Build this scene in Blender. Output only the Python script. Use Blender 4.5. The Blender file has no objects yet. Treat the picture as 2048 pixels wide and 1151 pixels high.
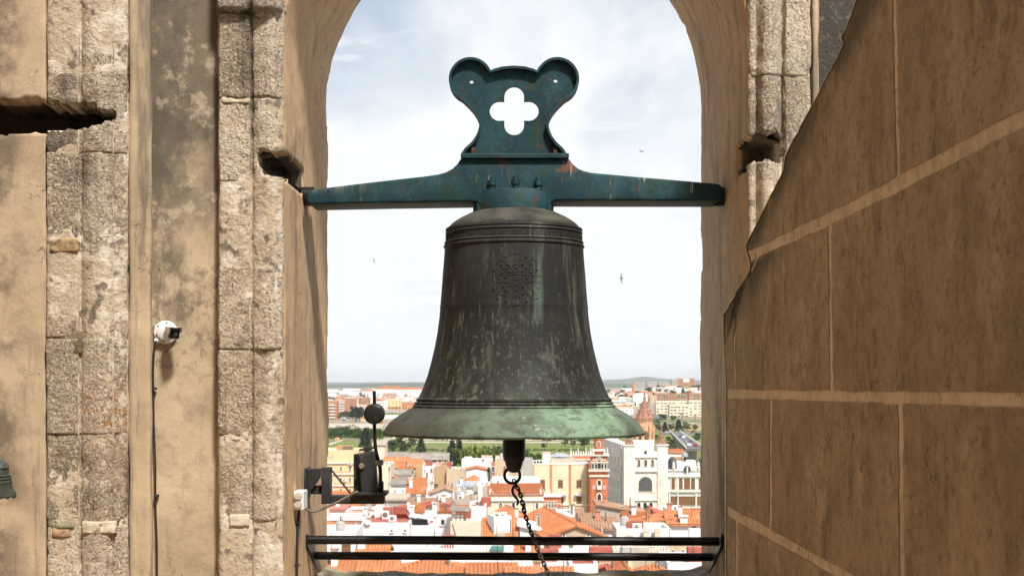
import bpy, bmesh, math, random
from mathutils import Vector, Matrix, noise
R = math.radians
scene = bpy.context.scene
# ---------------------------------------------------------------- camera
F, CX, CY = 2844.44, 1024.0, 765.0          # 50 mm lens on a 2048 px wide frame, eye at the origin, horizon row 765
cd = bpy.data.cameras.new('camera'); cam = bpy.data.objects.new('camera', cd)
scene.collection.objects.link(cam); scene.camera = cam
cam.location = (0, 0, 0); cam.rotation_euler = (R(90), 0, 0)
cd.sensor_width = 36; cd.lens = 50; cd.shift_y = (CY - 575.5) / 2048
cd.clip_start = 0.05; cd.clip_end = 60000
cd.dof.use_dof = True; cd.dof.focus_distance = 6.5; cd.dof.aperture_fstop = 11
# ---------------------------------------------------------------- light
SUN = Vector((-0.30, 0.60, -0.92)).normalized()     # travel direction of the sunlight
sun_el = math.asin(-SUN.z); sun_az = math.atan2(-SUN.x, -SUN.y)
ld = bpy.data.lights.new('sun', 'SUN'); ld.energy = 4.1; ld.angle = R(7.0); ld.color = (1.0, 0.95, 0.87)
sun = bpy.data.objects.new('sun', ld); scene.collection.objects.link(sun)
sun.rotation_euler = SUN.to_track_quat('-Z', 'Y').to_euler(); sun.location = (5, -10, 20)
w = bpy.data.worlds.new('World'); scene.world = w; w.use_nodes = True
nt = w.node_tree; nt.nodes.clear()
def wn(t, **k):
    n = nt.nodes.new(t)
    for a, b in k.items(): setattr(n, a, b)
    return n
L = nt.links.new
sky = wn('ShaderNodeTexSky', sky_type='NISHITA', sun_disc=False)
sky.sun_elevation = sun_el; sky.sun_rotation = sun_az; sky.altitude = 250; sky.air_density = 1.0; sky.dust_density = 1.6; sky.ozone_density = 1.0
tc = wn('ShaderNodeTexCoord'); sep = wn('ShaderNodeSeparateXYZ'); L(tc.outputs['Generated'], sep.inputs[0])
zc = wn('ShaderNodeMath', operation='MAXIMUM'); L(sep.outputs[2], zc.inputs[0]); zc.inputs[1].default_value = 0.0
za = wn('ShaderNodeMath', operation='ADD'); L(zc.outputs[0], za.inputs[0]); za.inputs[1].default_value = 0.13
dv = wn('ShaderNodeVectorMath', operation='DIVIDE'); cmb = wn('ShaderNodeCombineXYZ')
for i in range(3): L(za.outputs[0], cmb.inputs[i])
L(tc.outputs['Generated'], dv.inputs[0]); L(cmb.outputs[0], dv.inputs[1])
def cloud(rot, scl, nscale, det, dist, lo, hi, w_):
    mp = wn('ShaderNodeMapping'); mp.inputs['Rotation'].default_value = (0, 0, R(rot)); mp.inputs['Scale'].default_value = scl
    mp.inputs['Location'].default_value = (w_, w_ * .7, 0)
    L(dv.outputs[0], mp.inputs[0])
    nz = wn('ShaderNodeTexNoise'); nz.inputs['Scale'].default_value = nscale; nz.inputs['Detail'].default_value = det
    nz.inputs['Roughness'].default_value = .6; nz.inputs['Distortion'].default_value = dist; L(mp.outputs[0], nz.inputs['Vector'])
    mr = wn('ShaderNodeMapRange', interpolation_type='SMOOTHSTEP'); mr.inputs[1].default_value = lo; mr.inputs[2].default_value = hi
    L(nz.outputs['Fac'], mr.inputs[0]); return mr
c1 = cloud(12, (1.0, .42, .0), 1.25, 8, .5, .40, .66, 3.1)
c2 = cloud(-38, (.6, 1.7, .0), 1.5, 10, 1.4, .44, .68, 7.7)
mx = wn('ShaderNodeMath', operation='MAXIMUM'); L(c1.outputs[0], mx.inputs[0]); L(c2.outputs[0], mx.inputs[1])
ms = wn('ShaderNodeMath', operation='MULTIPLY_ADD'); L(mx.outputs[0], ms.inputs[0]); ms.inputs[1].default_value = .60
hzw = wn('ShaderNodeMapRange', interpolation_type='SMOOTHERSTEP'); L(zc.outputs[0], hzw.inputs[0]); hzw.inputs[1].default_value = 0; hzw.inputs[2].default_value = .44; hzw.inputs[3].default_value = .88; hzw.inputs[4].default_value = .0
L(hzw.outputs[0], ms.inputs[2]); ms.use_clamp = True
mix = wn('ShaderNodeMix', data_type='RGBA'); L(ms.outputs[0], mix.inputs[0]); L(sky.outputs[0], mix.inputs[6])
mix.inputs[7].default_value = (7.9, 8.1, 8.3, 1)
bg = wn('ShaderNodeBackground'); bg.inputs[1].default_value = 0.085; L(mix.outputs[2], bg.inputs[0])
wo = wn('ShaderNodeOutputWorld'); L(bg.outputs[0], wo.inputs[0])
vs = scene.view_settings; vs.view_transform = 'Standard'; vs.look = 'None'; vs.gamma = 1; vs.use_curve_mapping = False; vs.exposure = 0.56
scene.cycles.max_bounces = 5; scene.cycles.diffuse_bounces = 3; scene.cycles.glossy_bounces = 2; scene.cycles.use_denoising = True; scene.cycles.use_adaptive_sampling = True; scene.cycles.adaptive_threshold = .03; scene.cycles.adaptive_min_samples = 12; scene.cycles.caustics_reflective = False; scene.cycles.caustics_refractive = False

# ---------------------------------------------------------------- helpers
def P(x, y, Y): return Vector(((x - CX) * Y / F, Y, (CY - y) * Y / F))
def lerp(a, b, t): return a + (b - a) * t
def sstep(x, a, b):
    if a == b: return 0.0 if x < a else 1.0
    t = max(0, min(1, (x - a) / (b - a))); return t * t * (3 - 2 * t)
def table(t, x):
    if x <= t[0][0]: return t[0][1]
    for (a, b), (c, d) in zip(t, t[1:]):
        if x <= c: return lerp(b, d, (x - a) / (c - a))
    return t[-1][1]
COL = scene.collection
WM = {}                                            # world matrix of every object made here
def thing(name, label, cat, loc=(0, 0, 0), rz=0, group=None):
    o = bpy.data.objects.new(name, None); COL.objects.link(o); o.empty_display_size = .2
    o.location = loc; o.rotation_euler = (0, 0, rz); o['label'] = label; o['category'] = cat
    if group: o['group'] = group
    WM[o] = Matrix.Translation(Vector(loc)) @ Matrix.Rotation(rz, 4, 'Z'); return o
def tag(o, label, cat, group=None):
    o['label'] = label; o['category'] = cat
    if group: o['group'] = group
    return o
def put(name, me, parent=None, loc=None, rz=0, sc=None):   # place (shared) mesh data
    o = bpy.data.objects.new(name, me); COL.objects.link(o)
    if loc is not None: o.location = loc
    if rz: o.rotation_euler = (0, 0, rz)
    if sc is not None: o.scale = sc
    if parent: o.parent = parent
    WM[o] = (WM[parent] if parent else Matrix()) @ Matrix.Translation(o.location) @ Matrix.Rotation(rz, 4, 'Z')
    return o
class MB:
    def __init__(s): s.v = []; s.f = []
    def add(s, vs, fs):
        n = len(s.v); s.v += [Vector(p) for p in vs]; s.f += [tuple(n + i for i in f) for f in fs]; return s
    def poly(s, pts): return s.add(pts, [tuple(range(len(pts)))])
    def box(s, x0, x1, y0, y1, z0, z1, M=None):
        p = [Vector(q) for q in ((x0,y0,z0),(x1,y0,z0),(x1,y1,z0),(x0,y1,z0),(x0,y0,z1),(x1,y0,z1),(x1,y1,z1),(x0,y1,z1))]
        if M: p = [M @ q for q in p]
        return s.add(p, [(3,2,1,0),(4,5,6,7),(0,1,5,4),(1,2,6,5),(2,3,7,6),(3,0,4,7)])
    def prism(s, pts, d):                          # pts: 3D outline, counter-clockwise seen from -d ; d: extrusion vector
        n = len(pts); d = Vector(d); a = [Vector(p) for p in pts]
        return s.add(a + [p + d for p in a], [tuple(range(n)), tuple(range(2*n-1, n-1, -1))] + [((i+1) % n, i, n+i, n+(i+1) % n) for i in range(n)])
    def tube(s, pts, r, n=8, cap=True, closed=False):
        pts = [Vector(p) for p in pts]; m = len(pts); base = len(s.v); prev = None
        rr = r if isinstance(r, (list, tuple)) else [r] * m
        for i, p in enumerate(pts):
            a = pts[(i-1) % m] if (i or closed) else p; b = pts[(i+1) % m] if (i < m-1 or closed) else p
            t = (b - a).normalized()
            if prev is None: u = t.orthogonal().normalized()
            else: u = (prev - t * prev.dot(t)).normalized()
            prev = u; w_ = t.cross(u)
            for k in range(n):
                q = 2 * math.pi * k / n; s.v.append(p + (u * math.cos(q) + w_ * math.sin(q)) * rr[i])
        for i in range(m if closed else m - 1):
            for k in range(n):
                a, b = base + i*n, base + ((i+1) % m)*n; s.f.append((a+k, a+(k+1) % n, b+(k+1) % n, b+k))
        if cap and not closed:
            s.f.append(tuple(base + k for k in reversed(range(n)))); s.f.append(tuple(base + (m-1)*n + k for k in range(n)))
        return s
    def lathe(s, prof, n=32, c=(0, 0, 0), axis='Z', cap=False):
        base = len(s.v); c = Vector(c)
        for r, z in prof:
            for k in range(n):
                q = 2 * math.pi * k / n; a, b = r * math.cos(q), r * math.sin(q)
                s.v.append(c + (Vector((a, b, z)) if axis == 'Z' else Vector((a, -z, b)) if axis == 'Y' else Vector((z, a, b))))
        for i in range(len(prof) - 1):
            for k in range(n): s.f.append((base+i*n+k, base+i*n+(k+1) % n, base+(i+1)*n+(k+1) % n, base+(i+1)*n+k))
        if cap:
            s.f.append(tuple(base + k for k in reversed(range(n)))); s.f.append(tuple(base + (len(prof)-1)*n + k for k in range(n)))
        return s
    def mesh(s, name, mat, smooth=False, M=None, bev=0, seg=2):
        me = bpy.data.meshes.new(name); vs = [M @ p for p in s.v] if M else s.v
        me.from_pydata([tuple(p) for p in vs], [], s.f)
        if bev:
            bm = bmesh.new(); bm.from_mesh(me); bmesh.ops.remove_doubles(bm, verts=bm.verts, dist=1e-5)
            bmesh.ops.bevel(bm, geom=[e for e in bm.edges if len(e.link_faces) == 2 and e.calc_face_angle(0) > .35], offset=bev, segments=seg, affect='EDGES', profile=.5)
            bm.to_mesh(me); bm.free()
        me.materials.append(mat)
        if smooth:
            me.polygons.foreach_set('use_smooth', [True] * len(me.polygons))
            if smooth != 'all': me.set_sharp_from_angle(angle=R(38))
        me.update(); return me
    def build(s, name, mat, parent=None, smooth=False, bev=0, seg=2, local=False):
        M = None if (local or not parent) else WM[parent].inverted()
        return put(name, s.mesh(name, mat, smooth, M, bev, seg), parent)
# ---- procedural materials: base colour + noise layers + bump, all in one builder
def surf(name, base, rough=.85, layers=(), bumps=(), coord='pos', metal=0, spec=.35, disp=0):
    m = bpy.data.materials.new(name); m.use_nodes = True; t = m.node_tree; t.nodes.clear()
    def N(ty, **k):
        n = t.nodes.new(ty)
        for a, b in k.items(): setattr(n, a, b)
        return n
    l = t.links.new
    out = N('ShaderNodeOutputMaterial'); bs = N('ShaderNodeBsdfPrincipled'); l(bs.outputs[0], out.inputs[0])
    if coord == 'pos': src = N('ShaderNodeNewGeometry').outputs['Position']
    else: src = N('ShaderNodeTexCoord').outputs['Object']
    sp = N('ShaderNodeSeparateXYZ'); l(src, sp.inputs[0])
    rnd = N('ShaderNodeObjectInfo').outputs['Random']
    def tex(s=1, st=(1, 1, 1), det=4, rg=.6, dist=0, off=0, kind='noise', perobj=False, rot=0):
        mp = N('ShaderNodeMapping'); mp.inputs['Scale'].default_value = st; mp.inputs['Location'].default_value = (off, off * 1.7, off * .6)
        mp.inputs['Rotation'].default_value = (0, R(rot), 0); l(src, mp.inputs[0])
        if kind == 'wave':
            n = N('ShaderNodeTexWave', wave_type='BANDS', bands_direction='X'); n.inputs['Scale'].default_value = s; n.inputs['Distortion'].default_value = dist; n.inputs['Detail'].default_value = det
        elif kind == 'voro':
            n = N('ShaderNodeTexVoronoi'); n.inputs['Scale'].default_value = s; l(mp.outputs[0], n.inputs['Vector']); return n.outputs['Distance']
        else:
            n = N('ShaderNodeTexNoise', noise_dimensions='4D' if perobj else '3D'); n.inputs['Scale'].default_value = s; n.inputs['Detail'].default_value = det; n.inputs['Roughness'].default_value = rg; n.inputs['Distortion'].default_value = dist
            if perobj:
                mm = N('ShaderNodeMath', operation='MULTIPLY'); l(rnd, mm.inputs[0]); mm.inputs[1].default_value = 50; l(mm.outputs[0], n.inputs['W'])
        l(mp.outputs[0], n.inputs['Vector']); return n.outputs['Fac']
    def rng(sock, a, b):
        r = N('ShaderNodeMapRange', interpolation_type='SMOOTHSTEP'); l(sock, r.inputs[0])
        if a <= b: r.inputs[1].default_value, r.inputs[2].default_value = a, b
        else: r.inputs[1].default_value, r.inputs[2].default_value, r.inputs[3].default_value, r.inputs[4].default_value = b, a, 1, 0
        return r.outputs[0]
    def mul(a, b):
        n = N('ShaderNodeMath', operation='MULTIPLY'); l(a, n.inputs[0])
        if isinstance(b, (int, float)): n.inputs[1].default_value = b
        else: l(b, n.inputs[1])
        return n.outputs[0]
    cur = N('ShaderNodeRGB').outputs[0]; cur.default_value = (*base, 1)
    for d in layers:
        fac = None
        if 'rand' in d: fac = rng(rnd, *d['rand'])
        elif d.get('full'): v = N('ShaderNodeValue'); v.outputs[0].default_value = 1; fac = v.outputs[0]
        else: fac = rng(tex(d.get('s', 1), d.get('st', (1, 1, 1)), d.get('det', 4), d.get('rg', .6), d.get('dist', 0), d.get('off', 0), d.get('kind', 'noise'), d.get('po', False), d.get('rot', 0)), d['lo'], d['hi'])
        if 'crack' in d:
            q = N('ShaderNodeMath', operation='SUBTRACT'); l(tex(d['cs'], d.get('cst', (1, 1, 1)), 5, .55, 0, d.get('off', 0) + 33), q.inputs[0]); q.inputs[1].default_value = .5
            ab = N('ShaderNodeMath', operation='ABSOLUTE'); l(q.outputs[0], ab.inputs[0]); fac = mul(fac, rng(ab.outputs[0], d['crack'], 0))
        for ax, a, b in d.get('box', ()):
            if isinstance(ax, str): e = sp.outputs['XYZ'.index(ax)]
            else:
                dt = N('ShaderNodeVectorMath', operation='DOT_PRODUCT'); l(src, dt.inputs[0]); dt.inputs[1].default_value = ax; e = dt.outputs['Value']; ax = 'X'
            if d.get('wob'):
                nz = tex(d.get('ws', 6), det=4, off=5 + ord(ax)); q = N('ShaderNodeMath', operation='MULTIPLY_ADD'); l(nz, q.inputs[0]); q.inputs[1].default_value = d['wob']; l(e, q.inputs[2])
                s2 = N('ShaderNodeMath', operation='SUBTRACT'); l(q.outputs[0], s2.inputs[0]); s2.inputs[1].default_value = d['wob'] * .5; e = s2.outputs[0]
            fac = mul(fac, rng(e, a, b))
        fac = mul(fac, d.get('a', 1.0))
        mx = N('ShaderNodeMix', data_type='RGBA', blend_type=d.get('blend', 'MIX')); l(fac, mx.inputs[0]); l(cur, mx.inputs[6]); mx.inputs[7].default_value = (*d['c'], 1)
        cur = mx.outputs[2]
    l(cur, bs.inputs['Base Color'])
    bs.inputs['Roughness'].default_value = rough; bs.inputs['Metallic'].default_value = metal; bs.inputs['Specular IOR Level'].default_value = spec
    prev = None
    for b in bumps:
        bn = N('ShaderNodeBump'); bn.inputs['Strength'].default_value = b.get('k', .5); bn.inputs['Distance'].default_value = b.get('d', .01)
        l(tex(b.get('s', 10), b.get('st', (1, 1, 1)), b.get('det', 4), b.get('rg', .6), b.get('dist', 0), b.get('off', 2), b.get('kind', 'noise')), bn.inputs['Height'])
        if prev: l(prev, bn.inputs['Normal'])
        prev = bn.outputs[0]
    if prev: l(prev, bs.inputs['Normal'])
    return m
def fbm(p, s, o=4):
    v = 0; a = 1; t = 0
    for i in range(o): v += noise.noise(p * s) * a; t += a; a *= .5; s *= 2.1
    return v / t
from mathutils.geometry import tessellate_polygon
# ================================================================ materials of the belfry
def plaster(name, base, extra=(), k=1.0):
    return surf(name, base, .92, layers=[
        dict(c=tuple(x*.70 for x in base), s=1.5, st=(1,1,.5), lo=.42, hi=.78, a=.6),
        dict(c=tuple(min(1,x*1.25) for x in base), s=3.1, off=7, lo=.46, hi=.76, a=.65),
        dict(c=tuple(x*.62 for x in base), s=26, off=3, det=6, rg=.7, lo=.52, hi=.76, a=.5),
        dict(c=tuple(x*.60 for x in base), s=9, off=41, det=8, rg=.75, lo=.50, hi=.62, a=.42), dict(c=tuple(min(1,x*1.3) for x in base), s=12, off=47, det=8, rg=.75, lo=.56, hi=.66, a=.40),
        dict(c=(.14,.108,.078), s=8, st=(1,1,.16), off=11, det=7, rg=.7, lo=.54, hi=.70, a=.6), dict(c=(.12,.095,.068), s=22, st=(1,1,.07), off=66, det=6, lo=.60, hi=.70, a=.5), *extra,
        dict(c=(.10,.075,.05), s=2.2, off=29, lo=.5, hi=.6, a=.75, crack=.0045, cs=2.1, cst=(1,1,1.6)),
        dict(c=(.07,.055,.04), s=120, off=1, det=2, lo=.70, hi=.80, a=.5)],
        bumps=[dict(s=6, k=.22*k, d=.02), dict(s=70, k=.30*k, d=.006, rg=.7), dict(s=240, k=.3*k, d=.003)])
PL = (.455,.345,.228)
pocket_shade = (.055,.040,.028)  # shade deep in the beam pockets and grooves, put into the colour
M_plaster = plaster('plaster_warm', PL, [dict(c=(.13,.10,.07), s=3.4, off=2, det=7, rg=.68, lo=.40, hi=.58, a=.85, box=[('X',-2.0,-2.12)], wob=.14),
    dict(c=(.20,.15,.095), s=1.3, off=22, st=(1,1,.7), lo=.48, hi=.70, a=.5, box=[('Z',-.2,-.6)]), dict(c=pocket_shade, full=1, a=.92, box=[('Y',6.03,6.08)])])
M_strip = plaster('plaster_strip', (.44,.335,.215), [dict(c=(.12,.10,.08), s=7, st=(1,1,.2), lo=.42, hi=.6, a=.75, box=[('X',-1.60,-1.555),('Z',.2,.9)]), dict(c=(.14,.115,.085), s=9, st=(1,1,.12), off=15, lo=.56, hi=.66, a=.7, box=[('X',-1.60,-1.57)])])
dk = (.115,.094,.070)
M_recess = plaster('plaster_recess', (.46,.355,.235), [
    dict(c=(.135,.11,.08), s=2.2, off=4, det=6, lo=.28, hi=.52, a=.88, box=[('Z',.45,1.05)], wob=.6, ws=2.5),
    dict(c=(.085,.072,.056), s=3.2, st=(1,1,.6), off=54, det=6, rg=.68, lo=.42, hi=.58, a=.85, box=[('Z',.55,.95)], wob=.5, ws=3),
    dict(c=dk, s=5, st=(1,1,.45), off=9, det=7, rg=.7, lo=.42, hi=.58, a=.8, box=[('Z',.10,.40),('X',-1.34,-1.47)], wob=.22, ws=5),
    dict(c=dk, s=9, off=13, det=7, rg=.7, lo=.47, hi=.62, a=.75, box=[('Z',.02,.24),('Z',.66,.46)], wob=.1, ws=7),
    dict(c=(.15,.115,.08), s=22, off=19, det=6, lo=.52, hi=.64, a=.6, box=[('Z',-.15,.15),('Z',.5,.35)]),
    dict(c=(.58,.47,.33), s=8, off=21, det=7, rg=.7, lo=.55, hi=.66, a=.5, box=[('Z',.1,.3)]),
    dict(c=(.25,.185,.115), s=2.2, off=31, lo=.48, hi=.72, a=.5, box=[('Z',.1,-.2)])])
M_reveal = plaster('plaster_reveal', (.53,.362,.210), [
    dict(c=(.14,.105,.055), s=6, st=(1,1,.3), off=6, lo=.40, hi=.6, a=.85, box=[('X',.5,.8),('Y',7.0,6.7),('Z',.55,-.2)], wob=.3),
    dict(c=(.17,.13,.085), s=7, st=(1,1,.15), off=8, det=7, rg=.7, lo=.52, hi=.68, a=.65),
    dict(c=pocket_shade, full=1, a=.9, box=[('X',-.988,-1.006),('Z',1.1,1.05)]), dict(c=pocket_shade, full=1, a=.9, box=[('X',1.014,1.032),('Z',1.2,1.15)])])
M_crust = surf('black_crust', (.055,.047,.040), .95, layers=[dict(c=(.16,.13,.10), s=24, lo=.52, hi=.7, a=.7), dict(c=(.34,.25,.15), s=3, off=4, lo=.6, hi=.7, a=.6)], bumps=[dict(s=70, k=.8, d=.01)])
def granite(name, base, warm, lic=()):
    return surf(name, base, .95, layers=[
        dict(c=warm, s=2.6, po=True, lo=.40, hi=.62, a=.9),
        dict(c=tuple(x*.50 for x in base), s=4, po=True, off=5, det=6, rg=.68, lo=.46, hi=.68, a=.7),
        dict(c=(.62,.52,.40), s=2.4, st=(1,1,.35), po=True, off=12, det=6, rg=.65, lo=.47, hi=.62, a=.85), *lic,
        dict(c=(.58,.48,.37), s=6, off=91, det=7, rg=.7, lo=.34, hi=.58, a=.5, box=[('X',-1.815,-1.80),('X',-1.675,-1.69)]), dict(c=(.58,.48,.37), s=6, off=91, det=7, rg=.7, lo=.34, hi=.58, a=.45, box=[('X',-1.10,-1.085),('X',-.5,-.7)]),
        dict(c=(.70,.61,.50), s=80, off=9, det=3, lo=.50, hi=.64, a=.6),
        dict(c=(.080,.066,.052), s=95, off=3, det=3, rg=.7, lo=.53, hi=.66, a=.8),
        dict(c=(.06,.05,.042), s=4, st=(1,1,.35), po=True, off=21, det=6, lo=.55, hi=.70, a=.75),
        dict(c=(.075,.062,.05), s=7, st=(1,1,.12), off=37, det=7, rg=.7, lo=.55, hi=.66, a=.7),
        dict(c=pocket_shade, full=1, a=.92, box=[('Y',6.09,6.125)])],
        bumps=[dict(s=20, k=.8, d=.03, rg=.75), dict(s=75, k=.95, d=.014, rg=.7)])
lichen = dict(c=(.36,.165,.035), s=30, off=2, lo=.45, hi=.58, a=.9, box=[('Z',-.235,-.17),('Z',.06,-.08),('X',-1.84,-1.76),('X',-1.5,-1.65)], wob=.13, ws=9)
lichen2 = dict(c=(.30,.16,.05), s=38, off=8, lo=.56, hi=.64, a=.6, box=[('Z',-.6,-.2),('Z',.14,-.05),('X',-1.5,-1.7)], wob=.2)
M_gran = [granite('granite_grey', (.34,.275,.205), (.41,.315,.215), [lichen, lichen2]), granite('granite_ochre', (.42,.32,.21), (.33,.26,.185), [lichen, lichen2]),
          granite('granite_dark', (.24,.195,.145), (.33,.255,.175)), granite('granite_tan', (.46,.355,.24), (.38,.29,.20), [lichen, lichen2]), granite('granite_brown', (.30,.235,.165), (.40,.30,.20), [lichen, lichen2])]
M_gran_r = granite('granite_pale', (.40,.33,.25), (.34,.265,.185)); M_gran_r2 = granite('granite_pale_worn', (.33,.27,.20), (.42,.335,.24))
M_mortar = surf('old_mortar', (.44,.355,.255), .95, layers=[dict(c=(.60,.52,.42), s=9, lo=.48, hi=.6, a=.9), dict(c=(.13,.10,.075), s=15, off=4, lo=.55, hi=.66, a=.85), dict(c=pocket_shade, full=1, a=.92, box=[('Y',6.115,6.14)])], bumps=[dict(s=40, k=.8, d=.015)])
M_sill = surf('mossy_sill', (.38,.325,.25), .95, layers=[dict(c=(.24,.20,.07), s=7, lo=.48, hi=.6, a=.8), dict(c=(.40,.34,.26), s=16, off=5, lo=.52, hi=.66, a=.7), dict(c=(.05,.045,.035), s=40, off=8, lo=.56, hi=.68, a=.7)], bumps=[dict(s=18, k=.8, d=.02), dict(s=80, k=.7, d=.008)])
M_floor = surf('worn_paving', (.40,.31,.21), .9, layers=[dict(c=(.25,.2,.14), s=2, lo=.45, hi=.65, a=.6)], bumps=[dict(s=40, k=.4, d=.01)])
RW = (.46,.335,.205)
M_ashlar = surf('rendered_ashlar', RW, .9, layers=[
    dict(c=(.335,.24,.145), s=1.3, off=3, det=8, rg=.68, lo=.38, hi=.64, a=.8, dist=.6),
    dict(c=(.26,.185,.11), s=4, st=(1,1,.8), off=8, det=8, rg=.72, lo=.46, hi=.66, a=.65),
    dict(c=(.57,.43,.285), s=3.4, off=14, det=8, rg=.72, lo=.48, hi=.68, a=.6),
    dict(c=(.23,.165,.10), s=18, off=5, det=8, rg=.78, lo=.49, hi=.62, a=.7),
    dict(c=(.12,.093,.052), s=6, st=(1,1,.45), off=24, det=8, rg=.72, lo=.53, hi=.68, a=.6),
    dict(c=(.10,.075,.046), s=60, off=51, det=5, rg=.75, lo=.56, hi=.66, a=.65),
    dict(c=(.58,.44,.30), s=90, off=57, det=4, rg=.75, lo=.58, hi=.68, a=.55),
    dict(c=(.095,.072,.036), s=5, off=28, lo=.25, hi=.5, a=.85, box=[((0,-.289,-.957),-1.98,-2.09),('Z',.47,.53)], wob=.10, ws=6),  # dark wedge: shade of the turned-away upper edge put into the colour
    dict(c=(.085,.066,.034), s=5, off=28, lo=.25, hi=.5, a=.85, box=[((0,-.22,-.975),-1.46,-1.60),('Z',.50,.44),('Z',-.02,.1)], wob=.08, ws=6),  # same painted shade along the lower slanted edge
    dict(c=(.09,.065,.04), s=2.4, off=63, lo=.5, hi=.58, a=.7, crack=.004, cs=1.7)],
    bumps=[dict(s=7, k=.35, d=.02), dict(s=60, k=.6, d=.008, rg=.75), dict(s=190, k=.5, d=.003)])
M_band = surf('pale_pointing', (.72,.56,.385), .9, layers=[dict(c=(.52,.39,.25), s=8, det=8, rg=.72, lo=.42, hi=.62, a=.85), dict(c=(.17,.12,.07), s=14, off=9, det=8, rg=.75, lo=.58, hi=.66, a=.7), dict(c=(.3,.2,.1), s=40, lo=.58, hi=.7, a=.6, off=4)], bumps=[dict(s=40, k=.4, d=.006)])
M_iron = surf('black_iron', (.008,.0075,.0075), .42, layers=[dict(c=(.045,.03,.022), s=14, lo=.5, hi=.7, a=.8), dict(c=(.10,.09,.08), s=60, off=4, lo=.66, hi=.72, a=.6)], bumps=[dict(s=60, k=.25, d=.003)], spec=.3)
M_dull = surf('dull_iron', (.022,.021,.022), .6, layers=[dict(c=(.075,.065,.055), s=12, lo=.5, hi=.7, a=.6), dict(c=(.10,.055,.03), s=30, off=3, lo=.6, hi=.7, a=.7)], bumps=[dict(s=90, k=.25, d=.003)], spec=.4)
M_rust = surf('rusty_chain', (.055,.032,.022), .8, layers=[dict(c=(.12,.06,.03), s=60, lo=.5, hi=.65, a=.8), dict(c=(.02,.017,.015), s=30, off=3, lo=.5, hi=.6, a=.7)], bumps=[dict(s=200, k=.4, d=.002)])
M_steel = surf('worn_steel', (.20,.17,.13), .5, layers=[dict(c=(.09,.06,.04), s=40, lo=.5, hi=.65, a=.8)])
M_white = surf('white_plastic', (.74,.73,.71), .45, layers=[dict(c=(.5,.45,.38), s=20, lo=.58, hi=.72, a=.5)])
M_lens = surf('black_glass', (.008,.008,.009), .15, spec=.5)
M_cable = surf('grey_cable', (.19,.155,.115), .6, layers=[dict(c=(.1,.08,.06), s=30, lo=.5, hi=.6, a=.6)])
M_bcable = surf('black_cable', (.025,.024,.024), .6)
M_paint = surf('teal_paint', (.0105,.042,.056), .62, layers=[
    dict(c=(.026,.080,.092), s=5, det=7, rg=.68, lo=.42, hi=.66, a=.8, st=(1,1,.5)), dict(c=(.005,.020,.030), s=7, off=4, det=7, rg=.7, lo=.46, hi=.70, a=.75),
    dict(c=(.014,.042,.026), s=8, off=9, det=6, lo=.50, hi=.66, a=.7), dict(c=(.080,.038,.021), s=13, off=14, det=8, lo=.57, hi=.65, a=.85, rg=.78),
    dict(c=(.07,.034,.018), s=34, st=(1,1,.09), off=83, det=6, rg=.7, lo=.58, hi=.68, a=.75),
    dict(c=(.15,.062,.033), s=22, off=3, det=7, lo=.40, hi=.54, a=.95, box=[('X',.19,.23),('X',.31,.27),('Z',.955,.975),('Z',1.03,1.0)], wob=.04, ws=14),
    dict(c=(.035,.020,.014), s=70, off=8, lo=.58, hi=.68, a=.8), dict(c=(.055,.13,.14), s=90, off=88, det=5, lo=.62, hi=.70, a=.6),
    dict(c=(.36,.34,.28), s=34, st=(1,1,.10), off=18, lo=.65, hi=.71, a=.8, box=[('Z',1.05,.98)]),
    dict(c=(.26,.23,.17), s=50, st=(1,1,.25), off=23, det=6, lo=.48, hi=.60, a=.8, box=[('Z',.85,.93),('X',-.55,-.90)])],
    bumps=[dict(s=30, k=.4, d=.005, rg=.7), dict(s=130, k=.5, d=.002)], spec=.22)
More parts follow.
